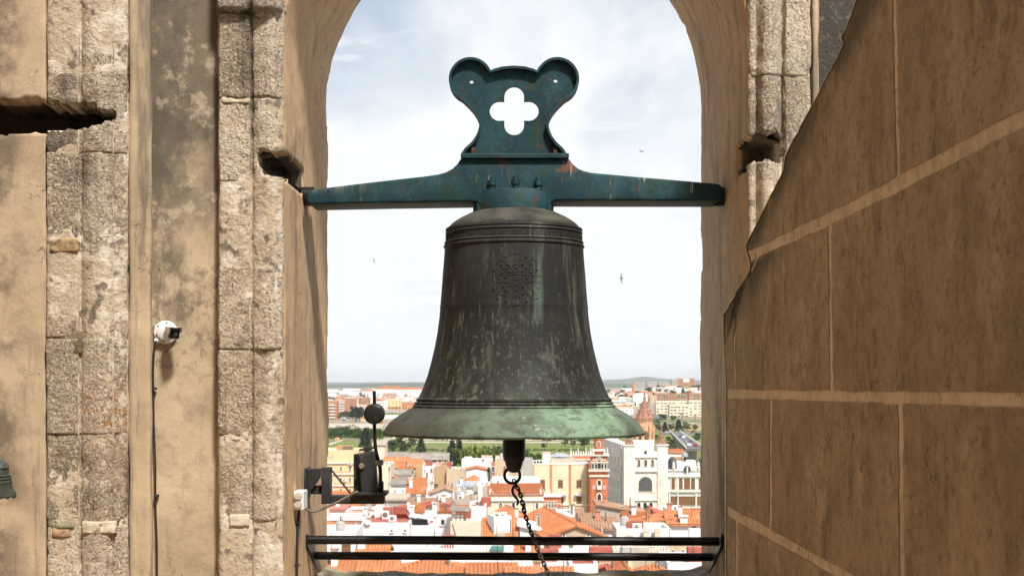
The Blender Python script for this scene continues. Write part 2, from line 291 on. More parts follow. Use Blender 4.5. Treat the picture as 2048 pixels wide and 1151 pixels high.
M_bell = surf('aged_bronze', (.0170,.0176,.0155), .62, layers=[
    dict(c=(.038,.038,.032), s=3.0, det=6, lo=.44, hi=.70, a=.75, st=(1,1,.6)),
    dict(c=(.030,.026,.021), s=9, off=3, det=6, lo=.46, hi=.66, a=.6),
    dict(c=(.085,.086,.066), s=16, st=(1,1,.12), off=5, det=7, rg=.72, lo=.52, hi=.70, a=.8),
    dict(c=(.13,.135,.100), s=46, st=(1,1,.14), off=8, det=6, rg=.7, lo=.55, hi=.68, a=.8, box=[('Z',.85,.05)]),
    dict(c=(.26,.255,.195), s=60, st=(1,1,.09), off=31, det=6, rg=.7, lo=.655, hi=.73, a=.8),
    dict(c=(.16,.165,.125), s=26, off=61, det=7, rg=.75, lo=.56, hi=.66, a=.6, box=[('Z',.36,.18)]),
    dict(c=(.055,.075,.052), s=10, st=(1,1,.4), off=12, det=6, lo=.46, hi=.66, a=.45, box=[('Z',.30,-.05)]),
    dict(c=(.11,.15,.11), s=30, st=(1,1,.06), off=40, det=6, lo=.44, hi=.62, a=.6, box=[('X',.080,.10),('X',.145,.12),('Z',.20,.3),('Z',.64,.52)], wob=.02),
    dict(c=(.085,.085,.068), s=5, off=44, det=6, lo=.30, hi=.60, a=.85, box=[('Z',-.095,-.112)]),
    dict(c=(.10,.096,.078), s=5, off=48, det=6, lo=.30, hi=.6, a=.8, box=[('Z',.715,.745)]),
    dict(c=(.14,.20,.14), s=7, off=15, det=7, rg=.7, lo=.34, hi=.60, a=.8, box=[('Z',-.10,-.125),('X',-.42,-.02)], wob=.25, ws=4),
    dict(c=(.20,.295,.20), s=8, off=17, det=7, rg=.7, lo=.34, hi=.56, a=.95, box=[('Z',-.095,-.115),('X',.08,.17),('X',.53,.42),('Y',6.62,6.50)], wob=.12, ws=8),
    dict(c=(.31,.42,.30), s=13, off=71, det=7, rg=.72, lo=.54, hi=.66, a=.6, box=[('Z',-.11,-.14),('X',.10,.2),('X',.53,.42),('Y',6.62,6.50)]),
    dict(c=(.28,.29,.22), s=12, st=(1,1,2), off=77, det=5, lo=.66, hi=.70, a=.8, box=[('Z',-.11,-.13)]),
    dict(c=(.05,.066,.046), s=18, st=(1,1,2.5), off=27, det=6, lo=.52, hi=.66, a=.65, box=[('Z',-.10,-.12)])],
    bumps=[dict(s=60, st=(.15,.15,1), k=.25, d=.004), dict(s=100, k=.3, d=.003, rg=.7)], spec=.22)
M_bell2 = surf('verdigris_bronze', (.050,.053,.046), .6, layers=[dict(c=(.11,.15,.12), s=16, st=(1,1,.3), lo=.52, hi=.66, a=.8), dict(c=(.03,.028,.025), s=9, off=4, lo=.5, hi=.65, a=.7)], bumps=[dict(s=60, k=.3, d=.003)])

# ================================================================ the belfry wall with its arch
XC, W0, W1, YF, YB, ZS, ZP = .012, .983, .964, 6.06, 7.38, -.975, 1.43
wall = thing('belfry_wall', 'weathered plaster and granite belfry wall pierced by a tall round arch', 'wall', (0, 6.2, -1.75))
def resample(pts, step):
    out = []
    for a, b in zip(pts, pts[1:]):
        a, b = Vector(a), Vector(b); n = max(1, int((b - a).length / step + .5))
        out += [a.lerp(b, i / n) for i in range(n)]
    return out + [Vector(pts[-1])]
def relief(name, mat, parent, prof, z0, z1, step=.010, amp=.006, ns=14, big=.008, edge=.010, slot=None, seed=0, back=.05, smooth='all'):
    pr = resample([(x, y) for x, y in prof], step); n = len(pr); nz = max(2, int((z1 - z0) / step + .5))
    nor = []
    for i in range(n):
        t = (pr[min(n-1, i+1)] - pr[max(0, i-1)]).normalized(); nor.append(Vector((t.y, -t.x)))
    mb = MB(); rows = [(z0, back)] + [(lerp(z0, z1, j / nz), 0) for j in range(nz + 1)] + [(z1, back)]
    sv = Vector((seed * 3.1, seed * 1.7, seed * 2.3))
    for z, bk in rows:
        for i, p in enumerate(pr):
            q = Vector((p.x, p.y, z)); d = fbm(q + sv, ns, 3) * amp + noise.noise((q + sv) * 4) * big
            if edge:
                e = min(z - z0, z1 - z, (i + .3) * step, (n - .7 - i) * step) + noise.noise((q + sv) * 25) * .005
                d -= edge * (1 - sstep(e, 0, .010)) + .035 * max(0, noise.noise((q + sv) * 7) - .22) * (1 - sstep(e, .005, .055))
            x, y = p.x + nor[i].x * d, p.y + nor[i].y * d + bk
            if slot: y += slot(x, z)
            mb.v.append(Vector((x, y, z + noise.noise(q * 9 + sv) * (.006 if edge else 0))))
    m = len(rows)
    mb.f = [(j*n+i, j*n+i+1, (j+1)*n+i+1, (j+1)*n+i) for j in range(m-1) for i in range(n-1)]
    return mb.build(name, mat, parent, smooth=smooth)
def PX(x, Y): return (x - CX) * Y / F
def prof(l): return [(PX(x, y), y) for x, y in l]
def wob(x, z, s=8, a=.02): return noise.noise(Vector((x * s, z * s, 3.3))) * a + noise.noise(Vector((x * 27, z * 27, 1.3))) * a * .7 + noise.noise(Vector((x * 70, z * 70, 5.3))) * a * .5
def slotA(x, z):            # long beam pocket across the left pilaster
    if x > -1.655: return 0
    t = (-1.655 - x); zt = 1.115 + .07 * sstep(t, 0, .22) + wob(x, z, 6, .03); zb = 1.10 - .045 * sstep(t, .0, .12) - .02 * sstep(t, .25, .5) + wob(x + 5, z, 6, .02)
    return .34 * sstep(z, zb, zb + .012) * sstep(z, zt, zt - .015)
def slotB(x, z):            # groove that let the yoke slide in, left jamb
    if x < -1.075 + wob(x, z): return 0
    return .5 * sstep(z, .872 + wob(x, z), .885 + wob(x, z)) * sstep(z, .985 + wob(x, z), .970 + wob(x, z)) * sstep(x, -1.08, -1.06)
def slotC(x, z):            # the same groove in the right jamb
    if x > 1.14 + wob(x, z): return 0
    return .5 * sstep(z, .93 + wob(x, z), .945 + wob(x, z)) * sstep(z, 1.06 + wob(x, z), 1.04 + wob(x, z)) * sstep(x, 1.145, 1.12)
zpx = lambda y, Y: (CY - y) * Y / F
ZLO, ZHI = -1.75, 2.3
# plaster strips of the wall face
relief('plaster_panel', M_plaster, wall, [(-3.3, 5.98)] + prof([(0, 5.955), (91, 5.948), (96, 5.97)]), ZLO, ZHI, step=.013, amp=.004, ns=9, big=.008, edge=0, slot=slotA)
relief('plaster_strip', M_strip, wall, prof([(256, 6.03), (259, 5.99), (270, 5.985), (274, 5.995), (297, 5.995), (303, 6.01), (305, 6.11)]), ZLO, ZHI, step=.011, amp=.003, ns=9, big=.006, edge=0)
relief('recessed_panel', M_recess, wall, prof([(303, 6.10), (437, 6.105)]), ZLO, ZHI, step=.014, amp=.004, ns=12, big=.009, edge=0)
relief('plaster_strip', M_strip, wall, prof([(1621, 6.05), (1626, 6.02), (1634, 6.02), (1637, 6.09)]), ZLO, ZHI, step=.014, amp=.003, edge=0)
relief('recessed_panel', M_crust, wall, prof([(1634, 6.09), (1790, 6.10)]) + [(3.3, 6.10)], ZLO, ZHI, step=.03, amp=.004, edge=0)
profA = prof([(94, 6.02), (95, 5.935), (157, 5.935), (159, 5.945), (164, 5.945), (166, 5.928), (180, 5.912), (197, 5.904), (214, 5.912), (226, 5.930), (228, 5.944), (238, 5.946), (255, 5.975), (259, 6.02)])
profB = prof([(436, 6.11), (439, 6.03), (499, 6.03), (501, 6.039), (506, 6.039), (508, 6.024), (520, 6.010), (536, 6.002), (550, 6.01), (556, 6.03), (560, 6.032), (566, 6.04), (568, 6.09)])
profC = prof([(1493, 6.09), (1497, 6.04), (1507, 6.035), (1513, 6.05), (1518, 6.03), (1526, 6.008), (1538, 6.0), (1550, 6.01), (1557, 6.03), (1562, 6.055), (1567, 6.05), (1571, 6.03), (1619, 6.03), (1623, 6.09)])
def pilaster(pr, cuts, Y, mats, slot, seed, cap=None, gap=.0012):
    inner = [(x, y + .0015) for x, y in pr]
    core = relief('pilaster', M_mortar, wall, inner, ZLO, ZHI, step=.016, amp=.004, ns=12, edge=0, slot=slot)
    zs = [zpx(c, Y) for c in cuts]
    for k, (a, b) in enumerate(zip(zs, zs[1:])):
        g = gap * (1 + (k * 7 % 3) * .6)
        relief('stone', mats[(k * 5 + seed * 2 + k // 3) % len(mats)], core, [(x, y + ((k * 37 + seed * 11) % 7 - 3) * .0022) for x, y in pr], b + g, a - g, step=.0085, amp=.008, ns=19, big=.009, edge=.002, slot=slot, seed=seed * 10 + k, back=.02)
    if cap:
        z0 = zpx(cap, Y)
        relief('capital_stone', M_gran[2], core, [(pr[0][0] - .01, pr[0][1])] + [(x, y - .045) for x, y in pr[1:-1]] + [(pr[-1][0] + .015, pr[-1][1])], z0, ZHI, step=.01, amp=.008, edge=.015, seed=77, back=.06)
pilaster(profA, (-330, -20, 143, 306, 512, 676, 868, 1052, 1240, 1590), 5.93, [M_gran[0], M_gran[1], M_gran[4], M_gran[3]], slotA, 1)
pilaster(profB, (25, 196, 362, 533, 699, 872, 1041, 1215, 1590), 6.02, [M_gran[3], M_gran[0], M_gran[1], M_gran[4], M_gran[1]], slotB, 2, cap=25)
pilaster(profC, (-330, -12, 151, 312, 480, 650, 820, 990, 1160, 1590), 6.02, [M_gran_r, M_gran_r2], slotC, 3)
# loose infill stones wedged in the joints of the left pilaster
for (x0, x1, y0, y1, m, sd) in ((97, 192, 662, 706, 2, 41), (97, 158, 478, 506, 1, 42), (99, 150, 1044, 1058, 1, 43), (102, 142, 1058, 1076, 1, 44)):
    relief('infill_stone', surf('infill_stone_%d' % sd, {41: (.15,.115,.075), 42: (.34,.23,.12), 43: (.25,.23,.14), 44: (.36,.23,.125)}[sd], .95, layers=[dict(c=(.07,.055,.04), s=30, lo=.5, hi=.65, a=.7)], bumps=[dict(s=40, k=.8, d=.012)]), wall,
           [(PX(x0, 5.93), 5.96), (PX(x0+2, 5.93), 5.926 if sd < 43 else 5.930), (PX(x1-2, 5.93), 5.926 if sd < 43 else 5.930), (PX(x1, 5.93), 5.96)], zpx(y1, 5.92), zpx(y0, 5.92), step=.009, amp=.010, big=.006, edge=.006, seed=sd)
# pale patches of repair mortar
for (x0, x1, y0, y1, Y, sd) in ((441, 500, 180, 205, 6.02, 51), (446, 497, 862, 880, 6.02, 52), (458, 498, 1028, 1052, 6.02, 53), (162, 228, 1042, 1066, 5.90, 54)):
    relief('mortar_patch', surf('repair_mortar_%d' % sd, (.60,.50,.385), .95, layers=[dict(c=(.42,.33,.23), s=12, lo=.45, hi=.65, a=.7)], bumps=[dict(s=50, k=.5, d=.008)]), wall,
           [(PX(x0, Y), Y + .03), (PX(x0+1, Y), Y + .007), (PX(x1-1, Y), Y + .007), (PX(x1, Y), Y + .03)], zpx(y1, Y), zpx(y0, Y), step=.008, amp=.010, ns=30, big=.006, edge=0, seed=sd)
# the reveal of the arch: left jamb, vault and right jamb in one sheet
def reveal():
    path = []                                       # (side vector x, z centre), as unit offset and z
    st = .016
    n1 = int((ZP - ZS) / st); n2 = int(math.pi * W0 / st)
    for i in range(n1): path.append((-1, 0, lerp(ZS - .02, ZP, i / n1)))
    for i in range(n2 + 1): a = math.pi * (1 - i / n2); path.append((math.cos(a), math.sin(a), ZP))
    for i in range(1, n1 + 1): path.append((1, 0, lerp(ZP, ZS - .02, i / n1)))
    nt_ = int((YB - YF) / st); cols = [(YF + .01, .09)] + [(lerp(YF, YB, j / nt_), 0) for j in range(nt_ + 1)] + [(YB, .09)]
    mb = MB()
    for (ux, uz, z) in path:
        for (y, o) in cols:
            t = (y - YF) / (YB - YF); Wd = lerp(W0, W1, t)
            p = Vector((XC + ux * Wd, y, z + uz * Wd)); d = noise.noise(p * 2.2) * .010 + fbm(p, 11, 3) * .005
            e = min(y - YF, YB - y)
            if o == 0 and e < .02: d += .010 * (1 - e / .02) + max(0, noise.noise(p * 12)) * .03 * (1 - e / .02)
            if YB - y < .05: d += max(0, fbm(p, 7, 3) - .12) * .08
            if uz == 0:
                zz = p.z + wob(p.y, p.z, 9, .018)
                if ux < 0: d += .115 * sstep(zz, .872, .886) * sstep(zz, .985, .968) * sstep(y, 6.62, 6.60)
                else: d += .115 * sstep(zz, .90 - .0, .915) * sstep(zz, 1.045, 1.025) * sstep(y, 6.34, 6.30)
            mb.v.append(p + Vector((ux, 0, uz)) * (d + o))
    n = len(cols); mb.f = [(i*n+j, i*n+j+1, (i+1)*n+j+1, (i+1)*n+j) for i in range(len(path)-1) for j in range(n-1)]
    mb.build('arch_reveal', M_reveal, wall, smooth='all')
reveal()
def spandrel(Y, Wd, mat, name, top=3.6, zlo=None):
    mb = MB(); n = 40; inner = [Vector((XC + Wd * math.cos(math.pi * (1 - i / n)), Y, ZP + Wd * math.sin(math.pi * (1 - i / n)))) for i in range(n + 1)]
    out = []
    for p in inner:
        d = Vector((p.x - XC, 0, p.z - ZP)).normalized(); k = min(3.3 / max(1e-6, abs(d.x)), (top - ZP) / max(1e-6, d.z)); out.append(Vector((XC + d.x * k, Y, ZP + d.z * k)))
    for a, b, c, d in zip(inner, inner[1:], out[1:], out): mb.add([a, b, c, d], [(0, 1, 2, 3)])
    mb.add([(-3.29, Y, top), (3.31, Y, top), (out[20].x, Y, top)], [(0, 1, 2)])
    if zlo is not None:
        for s in (-1, 1):
            x0, x1 = XC + s * Wd, XC + s * 3.3; mb.poly([(x0, Y, zlo), (x1, Y, zlo), (x1, Y, ZP), (x0, Y, ZP)])
        mb.poly([(XC - Wd, Y, zlo), (XC + Wd, Y, zlo), (XC + Wd, Y, ZS - .05), (XC - Wd, Y, ZS - .05)])
    return mb.build(name, mat, wall)
spandrel(6.14, W0 + .08, M_plaster, 'spandrel')
spandrel(7.375, W1 + .06, M_plaster, 'outer_face', zlo=-24)
MB().box(-3.29, 3.31, 6.15, 7.37, 3.45, 3.6).build('wall_head', M_plaster, wall)
# sill
mb = MB(); nx, ny = 110, 70
for j in range(ny + 1):
    for i in range(nx + 1):
        p = Vector((lerp(XC - W0 - .03, XC + W0 + .03, i / nx), lerp(YF - .05, YB + .02, j / ny), ZS))
        h = fbm(p, 5, 4) * .03 + noise.noise(p * 2) * .012 - .03 * sstep(p.y, YB - .05, YB + .02) + .035 * sstep(abs(p.x - XC), .86, .98)
        mb.v.append(p + Vector((0, 0, h)))
mb.f = [(j*(nx+1)+i, j*(nx+1)+i+1, (j+1)*(nx+1)+i+1, (j+1)*(nx+1)+i) for j in range(ny) for i in range(nx)]
mb.build('sill', M_sill, wall, smooth='all')
MB().box(XC - W0 - .02, XC + W0 + .02, YF + .0, YB + .015, -1.75, ZS - .06).build('breast_wall', M_plaster, wall)
fl = MB().box(-3.3, 3.3, -4, 7.3, -2.1, -1.752).build('belfry_floor', M_floor); fl['kind'] = 'structure'

M_inner = plaster('plaster_inner', (.40,.285,.17))  # for two unseen walls added to cut sky light on the right wall
en = thing('added_side_wall', 'unseen plastered side wall added left of the viewer to block sky light', 'wall', (-3.5, 1.5, -1.75)); MB().box(-3.7, -3.34, -4, 6.6, -2.1, 7.5).build('wall', M_inner, en)
en = thing('added_back_wall', 'unseen plastered wall added behind the viewer to block sky light', 'wall', (0, -4.2, -1.75)); MB().box(-3.7, 3.6, -4.4, -4.02, -2.1, 7.5).build('wall', M_inner, en)
# ================================================================ right wall: rendered ashlar with pale pointing
def WP(x, y, off=0):
    u = (x - CX) / F; Y = 1.0421 / (u + .0225); return Vector((u * Y - off, Y, (CY - y) * Y / F))
rw = thing('stair_wall', 'shaded brown rendered wall scored into large blocks, diagonal broken edge', 'wall', (.95, 4, -1.75))
def wpoly(l, off, th): 
    return MB().prism([WP(x, y, off) for x, y in l], (th, .0225 * th, 0))
edge = [(1722, -30), (1692, 58), (1681, 73), (1687, 88), (1627, 203), (1569, 313), (1566, 340), (1490, 490), (1492, 506), (1498, 524), (1497, 545), (1445, 628), (1444, 662), (1450, 765), (1450, 1400)]
ed2 = resample(edge, 14)
ed2 = [(x + (noise.noise(Vector((x * .05, y * .05, 0))) * 3 if 0 < y < 760 else 0), y) for x, y in ed2]
core = wpoly([(1800, -180)] + [tuple(p) for p in ed2] + [(2900, 3150), (2900, -1400), (2200, -900)], 0, .24)
core.build('wall_core', M_band, rw)
def seg(l, n=10):                                     # rough the outline of a block a little
    out = []
    for (a, b), (c, d) in zip(l, l[1:] + l[:1]):
        k = max(1, int(math.hypot(c - a, d - b) / 9)); 
        for i in range(k):
            x, y = lerp(a, c, i / k), lerp(b, d, i / k); out.append((x + noise.noise(Vector((x * .03, y * .03, 2))) * 2.2 + noise.noise(Vector((x * .2, y * .2, 4))) * 1.3, y + noise.noise(Vector((x * .03, y * .03, 7))) * 2.6 + noise.noise(Vector((x * .2, y * .2, 9))) * 1.3))
    return out
E = lambda *ks: [tuple(p) for p in ks]
blocks = [
    [(1785, -60), (1726, -28), (1695, 59), (1685, 74), (1690, 89), (1630, 204), (1572, 314), (1569, 341), (1495, 489), (1496, 503), (1750, 379), (1794, 353)],
    [(1793, -60), (1802, 348), (2048, 216), (2900, -245), (2900, -1300)],
    [(1501, 531), (1500, 548), (1449, 629), (1448, 662), (1453, 766), (1454, 779), (1467, 779), (1469, 640), (1473, 585), (1517, 514)],
    [(1522, 512), (1477, 590), (1473, 640), (1471, 779), (1661, 781), (1657, 451)],
    [(1664, 447), (1668, 781), (2048, 784), (2900, 790), (2900, -185), (2048, 255), (1767, 399)],
    [(1454, 797), (1540, 798), (1540, 1055), (1454, 1011)],
    [(1545, 799), (1797, 807), (1801, 1199), (1708, 1149), (1545, 1060)],
    [(1807, 807), (2048, 816), (2900, 846), (2900, 1800), (1811, 1204)],
    [(1454, 1031), (1472, 1040), (1472, 1400), (1454, 1390)],
    [(1477, 1043), (1664, 1147), (1800, 1222), (1800, 1700), (1477, 1500)],
    [(1810, 1229), (2900, 1850), (2900, 3100), (1810, 2000)]]
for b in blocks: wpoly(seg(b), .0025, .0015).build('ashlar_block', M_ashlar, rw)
# the worn arris that turns away along the broken edge
mb = MB(); pts = ed2[1:-1]
for (a, b), (c, d) in zip(pts, pts[1:]):
    mb.add([WP(a + 5, b, .006), WP(c + 5, d, .006), WP(c - 1, d, -.02), WP(a - 1, b, -.02), WP(a + 5, b, .001), WP(c + 5, d, .001)], [(0, 1, 2, 3), (4, 5, 1, 0)])
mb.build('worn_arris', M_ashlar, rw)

# ================================================================ the great bell
AX, AY = P(1028, 0, 6.63).x, 6.63; SB = F / AY
bell = thing('church_bell', 'large dark bronze bell with green lip hanging in the arch', 'bell', (AX, AY, zpx(868, AY)))
bp = [(50, 416), (69, 419), (80, 424), (93, 430), (107, 437), (117, 443), (126, 450), (130, 455), (134, 457), (136.5, 459), (137, 462), (135.5, 464), (136.5, 466), (137.5, 468), (135.5, 470), (136, 483), (138.5, 485), (139.5, 487), (137.5, 489), (139, 491), (141, 493), (141, 495), (138.5, 498),
      (140, 520), (142.5, 550), (145, 585), (147.3, 612), (148.2, 616), (147.6, 619), (149, 635), (153, 665), (158, 692), (165, 722), (172.5, 750), (182, 776), (190, 793), (192.5, 796), (195.5, 797), (195.5, 800), (193.5, 801), (197, 803), (199, 805), (197, 807), (201, 809), (202.5, 811), (201, 813),
      (212, 819), (225, 827), (239, 836), (249, 845), (257, 856), (261, 864), (260, 867), (256, 869), (246, 867), (225, 845), (195, 815), (172, 770), (150, 690), (139, 600), (132, 500), (118, 462), (60, 440)]
prof_b = [(r / SB, zpx(y, AY)) for r, y in bp]
def brad(z):
    o = [(zz, r) for r, zz in prof_b[:prof_b.index(min(prof_b, key=lambda q: q[1]))]]; o.sort(); return table(o, z)
mb = MB(); n = 160; dense = []
for (a, b), (c, d) in zip(prof_b, prof_b[1:]):
    k = max(1, int(math.hypot(c - a, d - b) / .02)); dense += [(lerp(a, c, i / k), lerp(b, d, i / k)) for i in range(k)]
dense.append(prof_b[-1]); mb.lathe(dense, n, (AX, AY, 0))
zr = zpx(868, AY)
for i, v in enumerate(mb.v):                         # nicked lip
    if v.z < zr + .02:
        q = Vector((v.x * 14, v.y * 14, 0)); v.z += noise.noise(q) * .003 + max(0, noise.noise(q * 2.1) - .25) * .012
body = mb.build('bell_body', M_bell, bell, smooth=True)
# frieze of small relief strokes between the two upper rings
mb = MB(); random.seed(5)
for k in range(96):
    a = 2 * math.pi * k / 96; r = brad(zpx(477, AY)) - .001; z0, z1 = zpx(482, AY), zpx(472, AY)
    if random.random() < .8:
        M = Matrix.Translation((AX, AY, 0)) @ Matrix.Rotation(a, 4, 'Z')
        hgt = random.choice((.9, .9, .55)); mb.box(r - .004, r + .0035, -.0022, .0022, z0, lerp(z0, z1, hgt), M)
        if random.random() < .5: mb.box(r - .004, r + .003, .003, .011, lerp(z0, z1, random.choice((.0, .4, .75))), lerp(z0, z1, random.choice((.25, .6, .95))) + .004, M)
mb.build('frieze', M_bell, bell)['kind'] = 'stuff'
# relief cross of bars and studs on the front
def onbell(zx, zy, h=0):
    px, py = 940 + zx / 8.22, 480 + zy / 8.22; z = zpx(py, 6.30); r = brad(z); x = PX(px, 6.30) - AX; th = math.asin(max(-1, min(1, x / r)))
    return Vector((AX + math.sin(th) * (r + h), AY - math.cos(th) * (r + h), z))
def bar(mb, a, b, wd):
    a, b = Vector(a), Vector(b); d = (b - a).normalized(); s = Vector((-d.y, d.x)) * wd * .5; k = max(2, int((b - a).length / 60))
    for i in range(k):
        p, q = a.lerp(b, i / k), a.lerp(b, (i + 1) / k)
        c = [p + s, q + s, q - s, p - s]; mb.add([onbell(t.x, t.y, .0020) for t in c] + [onbell(t.x, t.y, -.004) for t in c], [(0,1,2,3), (0,4,5,1), (2,6,7,3), (1,5,6,2), (3,7,4,0)])
mb = MB()
def frame(a, b, wd):
    a, b = Vector(a), Vector(b); d = (b - a).normalized(); s = Vector((-d.y, d.x)) * wd * .5
    for p, q in ((a + s, b + s), (a - s, b - s), (a - s, a + s), (b - s, b + s)): bar(mb, p, q, 15)
for a, b in (((450, 950), (690, 720)), ((650, 505), (480, 330)), ((845, 520), (1075, 300)), ((870, 740), (1090, 955))): frame(a, b, 95)
frame((395, 630), (640, 630), 120); frame((885, 630), (1160, 630), 120); frame((760, 215), (760, 520), 120); frame((762, 745), (762, 1075), 125); frame((650, 650), (870, 650), 180)
for q in ((720, 590, 800, 690), (690, 640, 840, 640), (1010, 600, 1100, 600), (1010, 650, 1100, 650), (430, 600, 500, 650), (720, 400, 800, 400), (730, 930, 800, 930), (765, 880, 765, 990), (700, 720, 830, 720)): bar(mb, q[:2], q[2:], 16)
mb.build('relief_cross', M_bell, bell)
mb = MB()
for zx, zy in ((575,265),(920,275),(625,400),(865,400),(510,405),(1110,480),(390,490),(530,535),(1000,525),(590,465),(660,520),(860,515),(925,450),(995,390),(1060,315),(395,800),(550,755),(660,750),(590,820),(520,890),(455,955),(600,1005),(935,1005),(880,880),(875,770),(1025,890),(1095,950),(1125,780),(765,820),(755,455),(585,610),(935,625)):
    c = onbell(zx, zy); nr = Vector((c.x - AX, c.y - AY, 0)).normalized(); u = nr.cross(Vector((0, 0, 1)))
    ring = lambda r, h: [c + nr * h + (u * math.cos(t) + Vector((0, 0, 1)) * math.sin(t)) * r for t in [2 * math.pi * i / 8 for i in range(8)]]
    mb.add(ring(.0065, -.002) + ring(.0058, .002) + ring(.003, .0042), [(i, (i+1) % 8, 8 + (i+1) % 8, 8 + i) for i in range(8)] + [(8+i, 8+(i+1) % 8, 16+(i+1) % 8, 16+i) for i in range(8)] + [tuple(range(16, 24))])
o = mb.build('relief_studs', M_bell, bell, smooth=True); o['kind'] = 'stuff'
# clapper (hangs inside, only its end shows)
cp = [(14, 560), (14, 800), (18, 850), (22.5, 876), (23, 900), (22.5, 912), (21, 919), (18.5, 922), (16.5, 930), (14, 938), (9, 943), (0.5, 945)]
MB().lathe([(r / SB, zpx(y, AY)) for r, y in cp], 24, (AX, AY, 0)).build('clapper', M_iron, bell, smooth=True)
MB().tube([P(1024.5 + 15.5 * math.cos(t), 950 + 15.5 * math.sin(t), AY - .006) for t in [2 * math.pi * i / 28 for i in range(28)]], .0075, 10, closed=True).build('clapper_ring', M_iron, bell, smooth='all')
# pull chain
ch = thing('pull_chain', 'rusty pull chain hanging from the clapper ring down to the sill', 'chain', (.16, 6.3, ZS))
cpx = [(1029, 962), (1034, 972), (1040, 985), (1043.5, 998), (1046, 1012), (1049.5, 1026), (1054, 1040), (1058, 1052), (1063, 1066), (1069, 1081), (1074, 1095), (1079, 1106), (1086, 1122), (1092, 1136), (1098, 1149), (1106, 1166), (1118, 1192)]
path = [P(x, y, lerp(6.615, 6.25, i / 16)) for i, (x, y) in enumerate(cpx)]
lm = MB().tube([Vector(((.0078 * math.sin(t)), 0, .0105 * math.cos(t) + (.0048 if math.cos(t) > 0 else -.0048))) for t in [2 * math.pi * (i + .5) / 16 for i in range(16)]], .0034, 7, closed=True).mesh('link', M_rust, 'all')
dl = [0]
for a, b in zip(path, path[1:]): dl.append(dl[-1] + (b - a).length)
s_ = 0; k = 0
while s_ < dl[-1]:
    p = Vector([table(list(zip(dl, [q[c] for q in path])), s_) for c in range(3)]); q = Vector([table(list(zip(dl, [q[c] for q in path])), s_ + .01) for c in range(3)])
    o = put('link', lm, ch); rot = (q - p).normalized().to_track_quat('Z', 'Y').to_matrix().to_4x4() @ Matrix.Rotation(R(12 + 90 * (k % 2)), 4, 'Z')
    o.matrix_basis = WM[ch].inverted() @ Matrix.Translation(p) @ rot; s_ += .0212; k += 1
hz = [(355, 432), (343, 452), (334, 474), (339, 497), (356, 522), (374, 543), (382, 562), (377, 580), (367, 592)]
MB().tube([P(940 + x / 3.956, 860 + y / 3.956, 6.60) for x, y in hz], [.006, .007, .007, .0068, .0065, .006, .0058, .0052, .003], 9).build('hook', M_rust, ch, smooth='all')

# ================================================================ the cast yoke
yk = thing('bell_yoke', 'teal painted cast iron yoke carrying the large bell', 'bell yoke', (AX, AY, zpx(418, AY)))
Z7 = lambda x, y, Y: P(600 + x / 2.381, 80 + y / 2.381, Y)
def arc(cx, cy, r, a0, a1, n): return [(cx + r * math.cos(R(lerp(a0, a1, i / n))), cy + r * math.sin(R(lerp(a0, a1, i / n)))) for i in range(n + 1)]
half = [(768, 540), (785, 514), (815, 486), (840, 450), (853, 405), (845, 370), (822, 333), (797, 305)]
lob = arc(812, 185, 104, 113, 337, 28)
topl = [(925, 136), (965, 126), (1018, 122)]
def smooth_pts(l, k=4):
    out = []
    for i in range(len(l) - 1):
        p0, p1, p2, p3 = l[max(0, i-1)], l[i], l[i+1], l[min(len(l)-1, i+2)]
        for j in range(k):
            t = j / k; out.append(tuple(.5 * (2*b + (c-a)*t + (2*a-5*b+4*c-d)*t*t + (3*b-a-3*c+d)*t**3) for a, b, c, d in zip(p0, p1, p2, p3)))
    return out + [l[-1]]
lefth = smooth_pts(half, 5) + lob + topl
lefth = [(x, y) for x, y in lefth]
outer = lefth + [(2036 - x + (2 if x < 900 else 0), y) for x, y in reversed(lefth[:-1])]      # mirrored about the middle
n = len(outer)
inner = []
for i in range(n):
    a, b = Vector(outer[max(0, i-1)]), Vector(outer[min(n-1, i+1)]); t = (b - a).normalized(); nn = Vector((-t.y, t.x)); p = Vector(outer[i]) + nn * 12; inner.append((p.x, min(p.y, 540)))
def loops_mesh(mb, loops, Y0, Y1):
    l3 = [[Vector((x, y, 0)) for x, y in lp] for lp in loops]; tri = tessellate_polygon(l3); flat = [p for lp in loops for p in lp]
    mb.add([Z7(x, y, Y0) for x, y in flat], tri)
    d = Vector((0, Y1 - Y0, 0)); mb.add([Z7(x, y, Y0) + d for x, y in flat], [t[::-1] for t in tri])
    for lp in loops:
        m = len(lp)
        for i in range(m):
            a, b = Z7(*lp[i], Y0), Z7(*lp[(i+1) % m], Y0); mb.add([a, b, b + d, a + d], [(0, 1, 2, 3)])
q4 = arc(1020, 268, 47, 180, 360, 14) + [(1067, 292)] + arc(1090, 338, 47, -90, 90, 14) + [(1067, 384)] + arc(1020, 406, 47, 0, 180, 14) + [(973, 384)] + arc(950, 338, 47, 90, 270, 14) + [(973, 292)]
holes = [q4, arc(817, 199, 9.5, 0, 345, 12), arc(1217, 194, 9.5, 0, 345, 12)]
mb = MB(); loops_mesh(mb, [[(lerp(a, c, .5), lerp(b, d, .5)) for (a, b), (c, d) in zip(outer, inner)]] + holes, 6.535, 6.56)
mb.build('crest_plate', M_paint, yk, smooth=True)
mb = MB(); d = Vector((0, .10, 0))
for i in range(n - 1):
    a, b, c, e = Z7(*outer[i], 6.505), Z7(*outer[i+1], 6.505), Z7(*inner[i+1], 6.505), Z7(*inner[i], 6.505)
    mb.add([a, b, c, e, a + d, b + d, c + d, e + d], [(0, 1, 2, 3), (1, 0, 4, 5), (3, 2, 6, 7), (4, 7, 6, 5)])
mb.build('crest_rim', M_paint, yk, smooth=True)
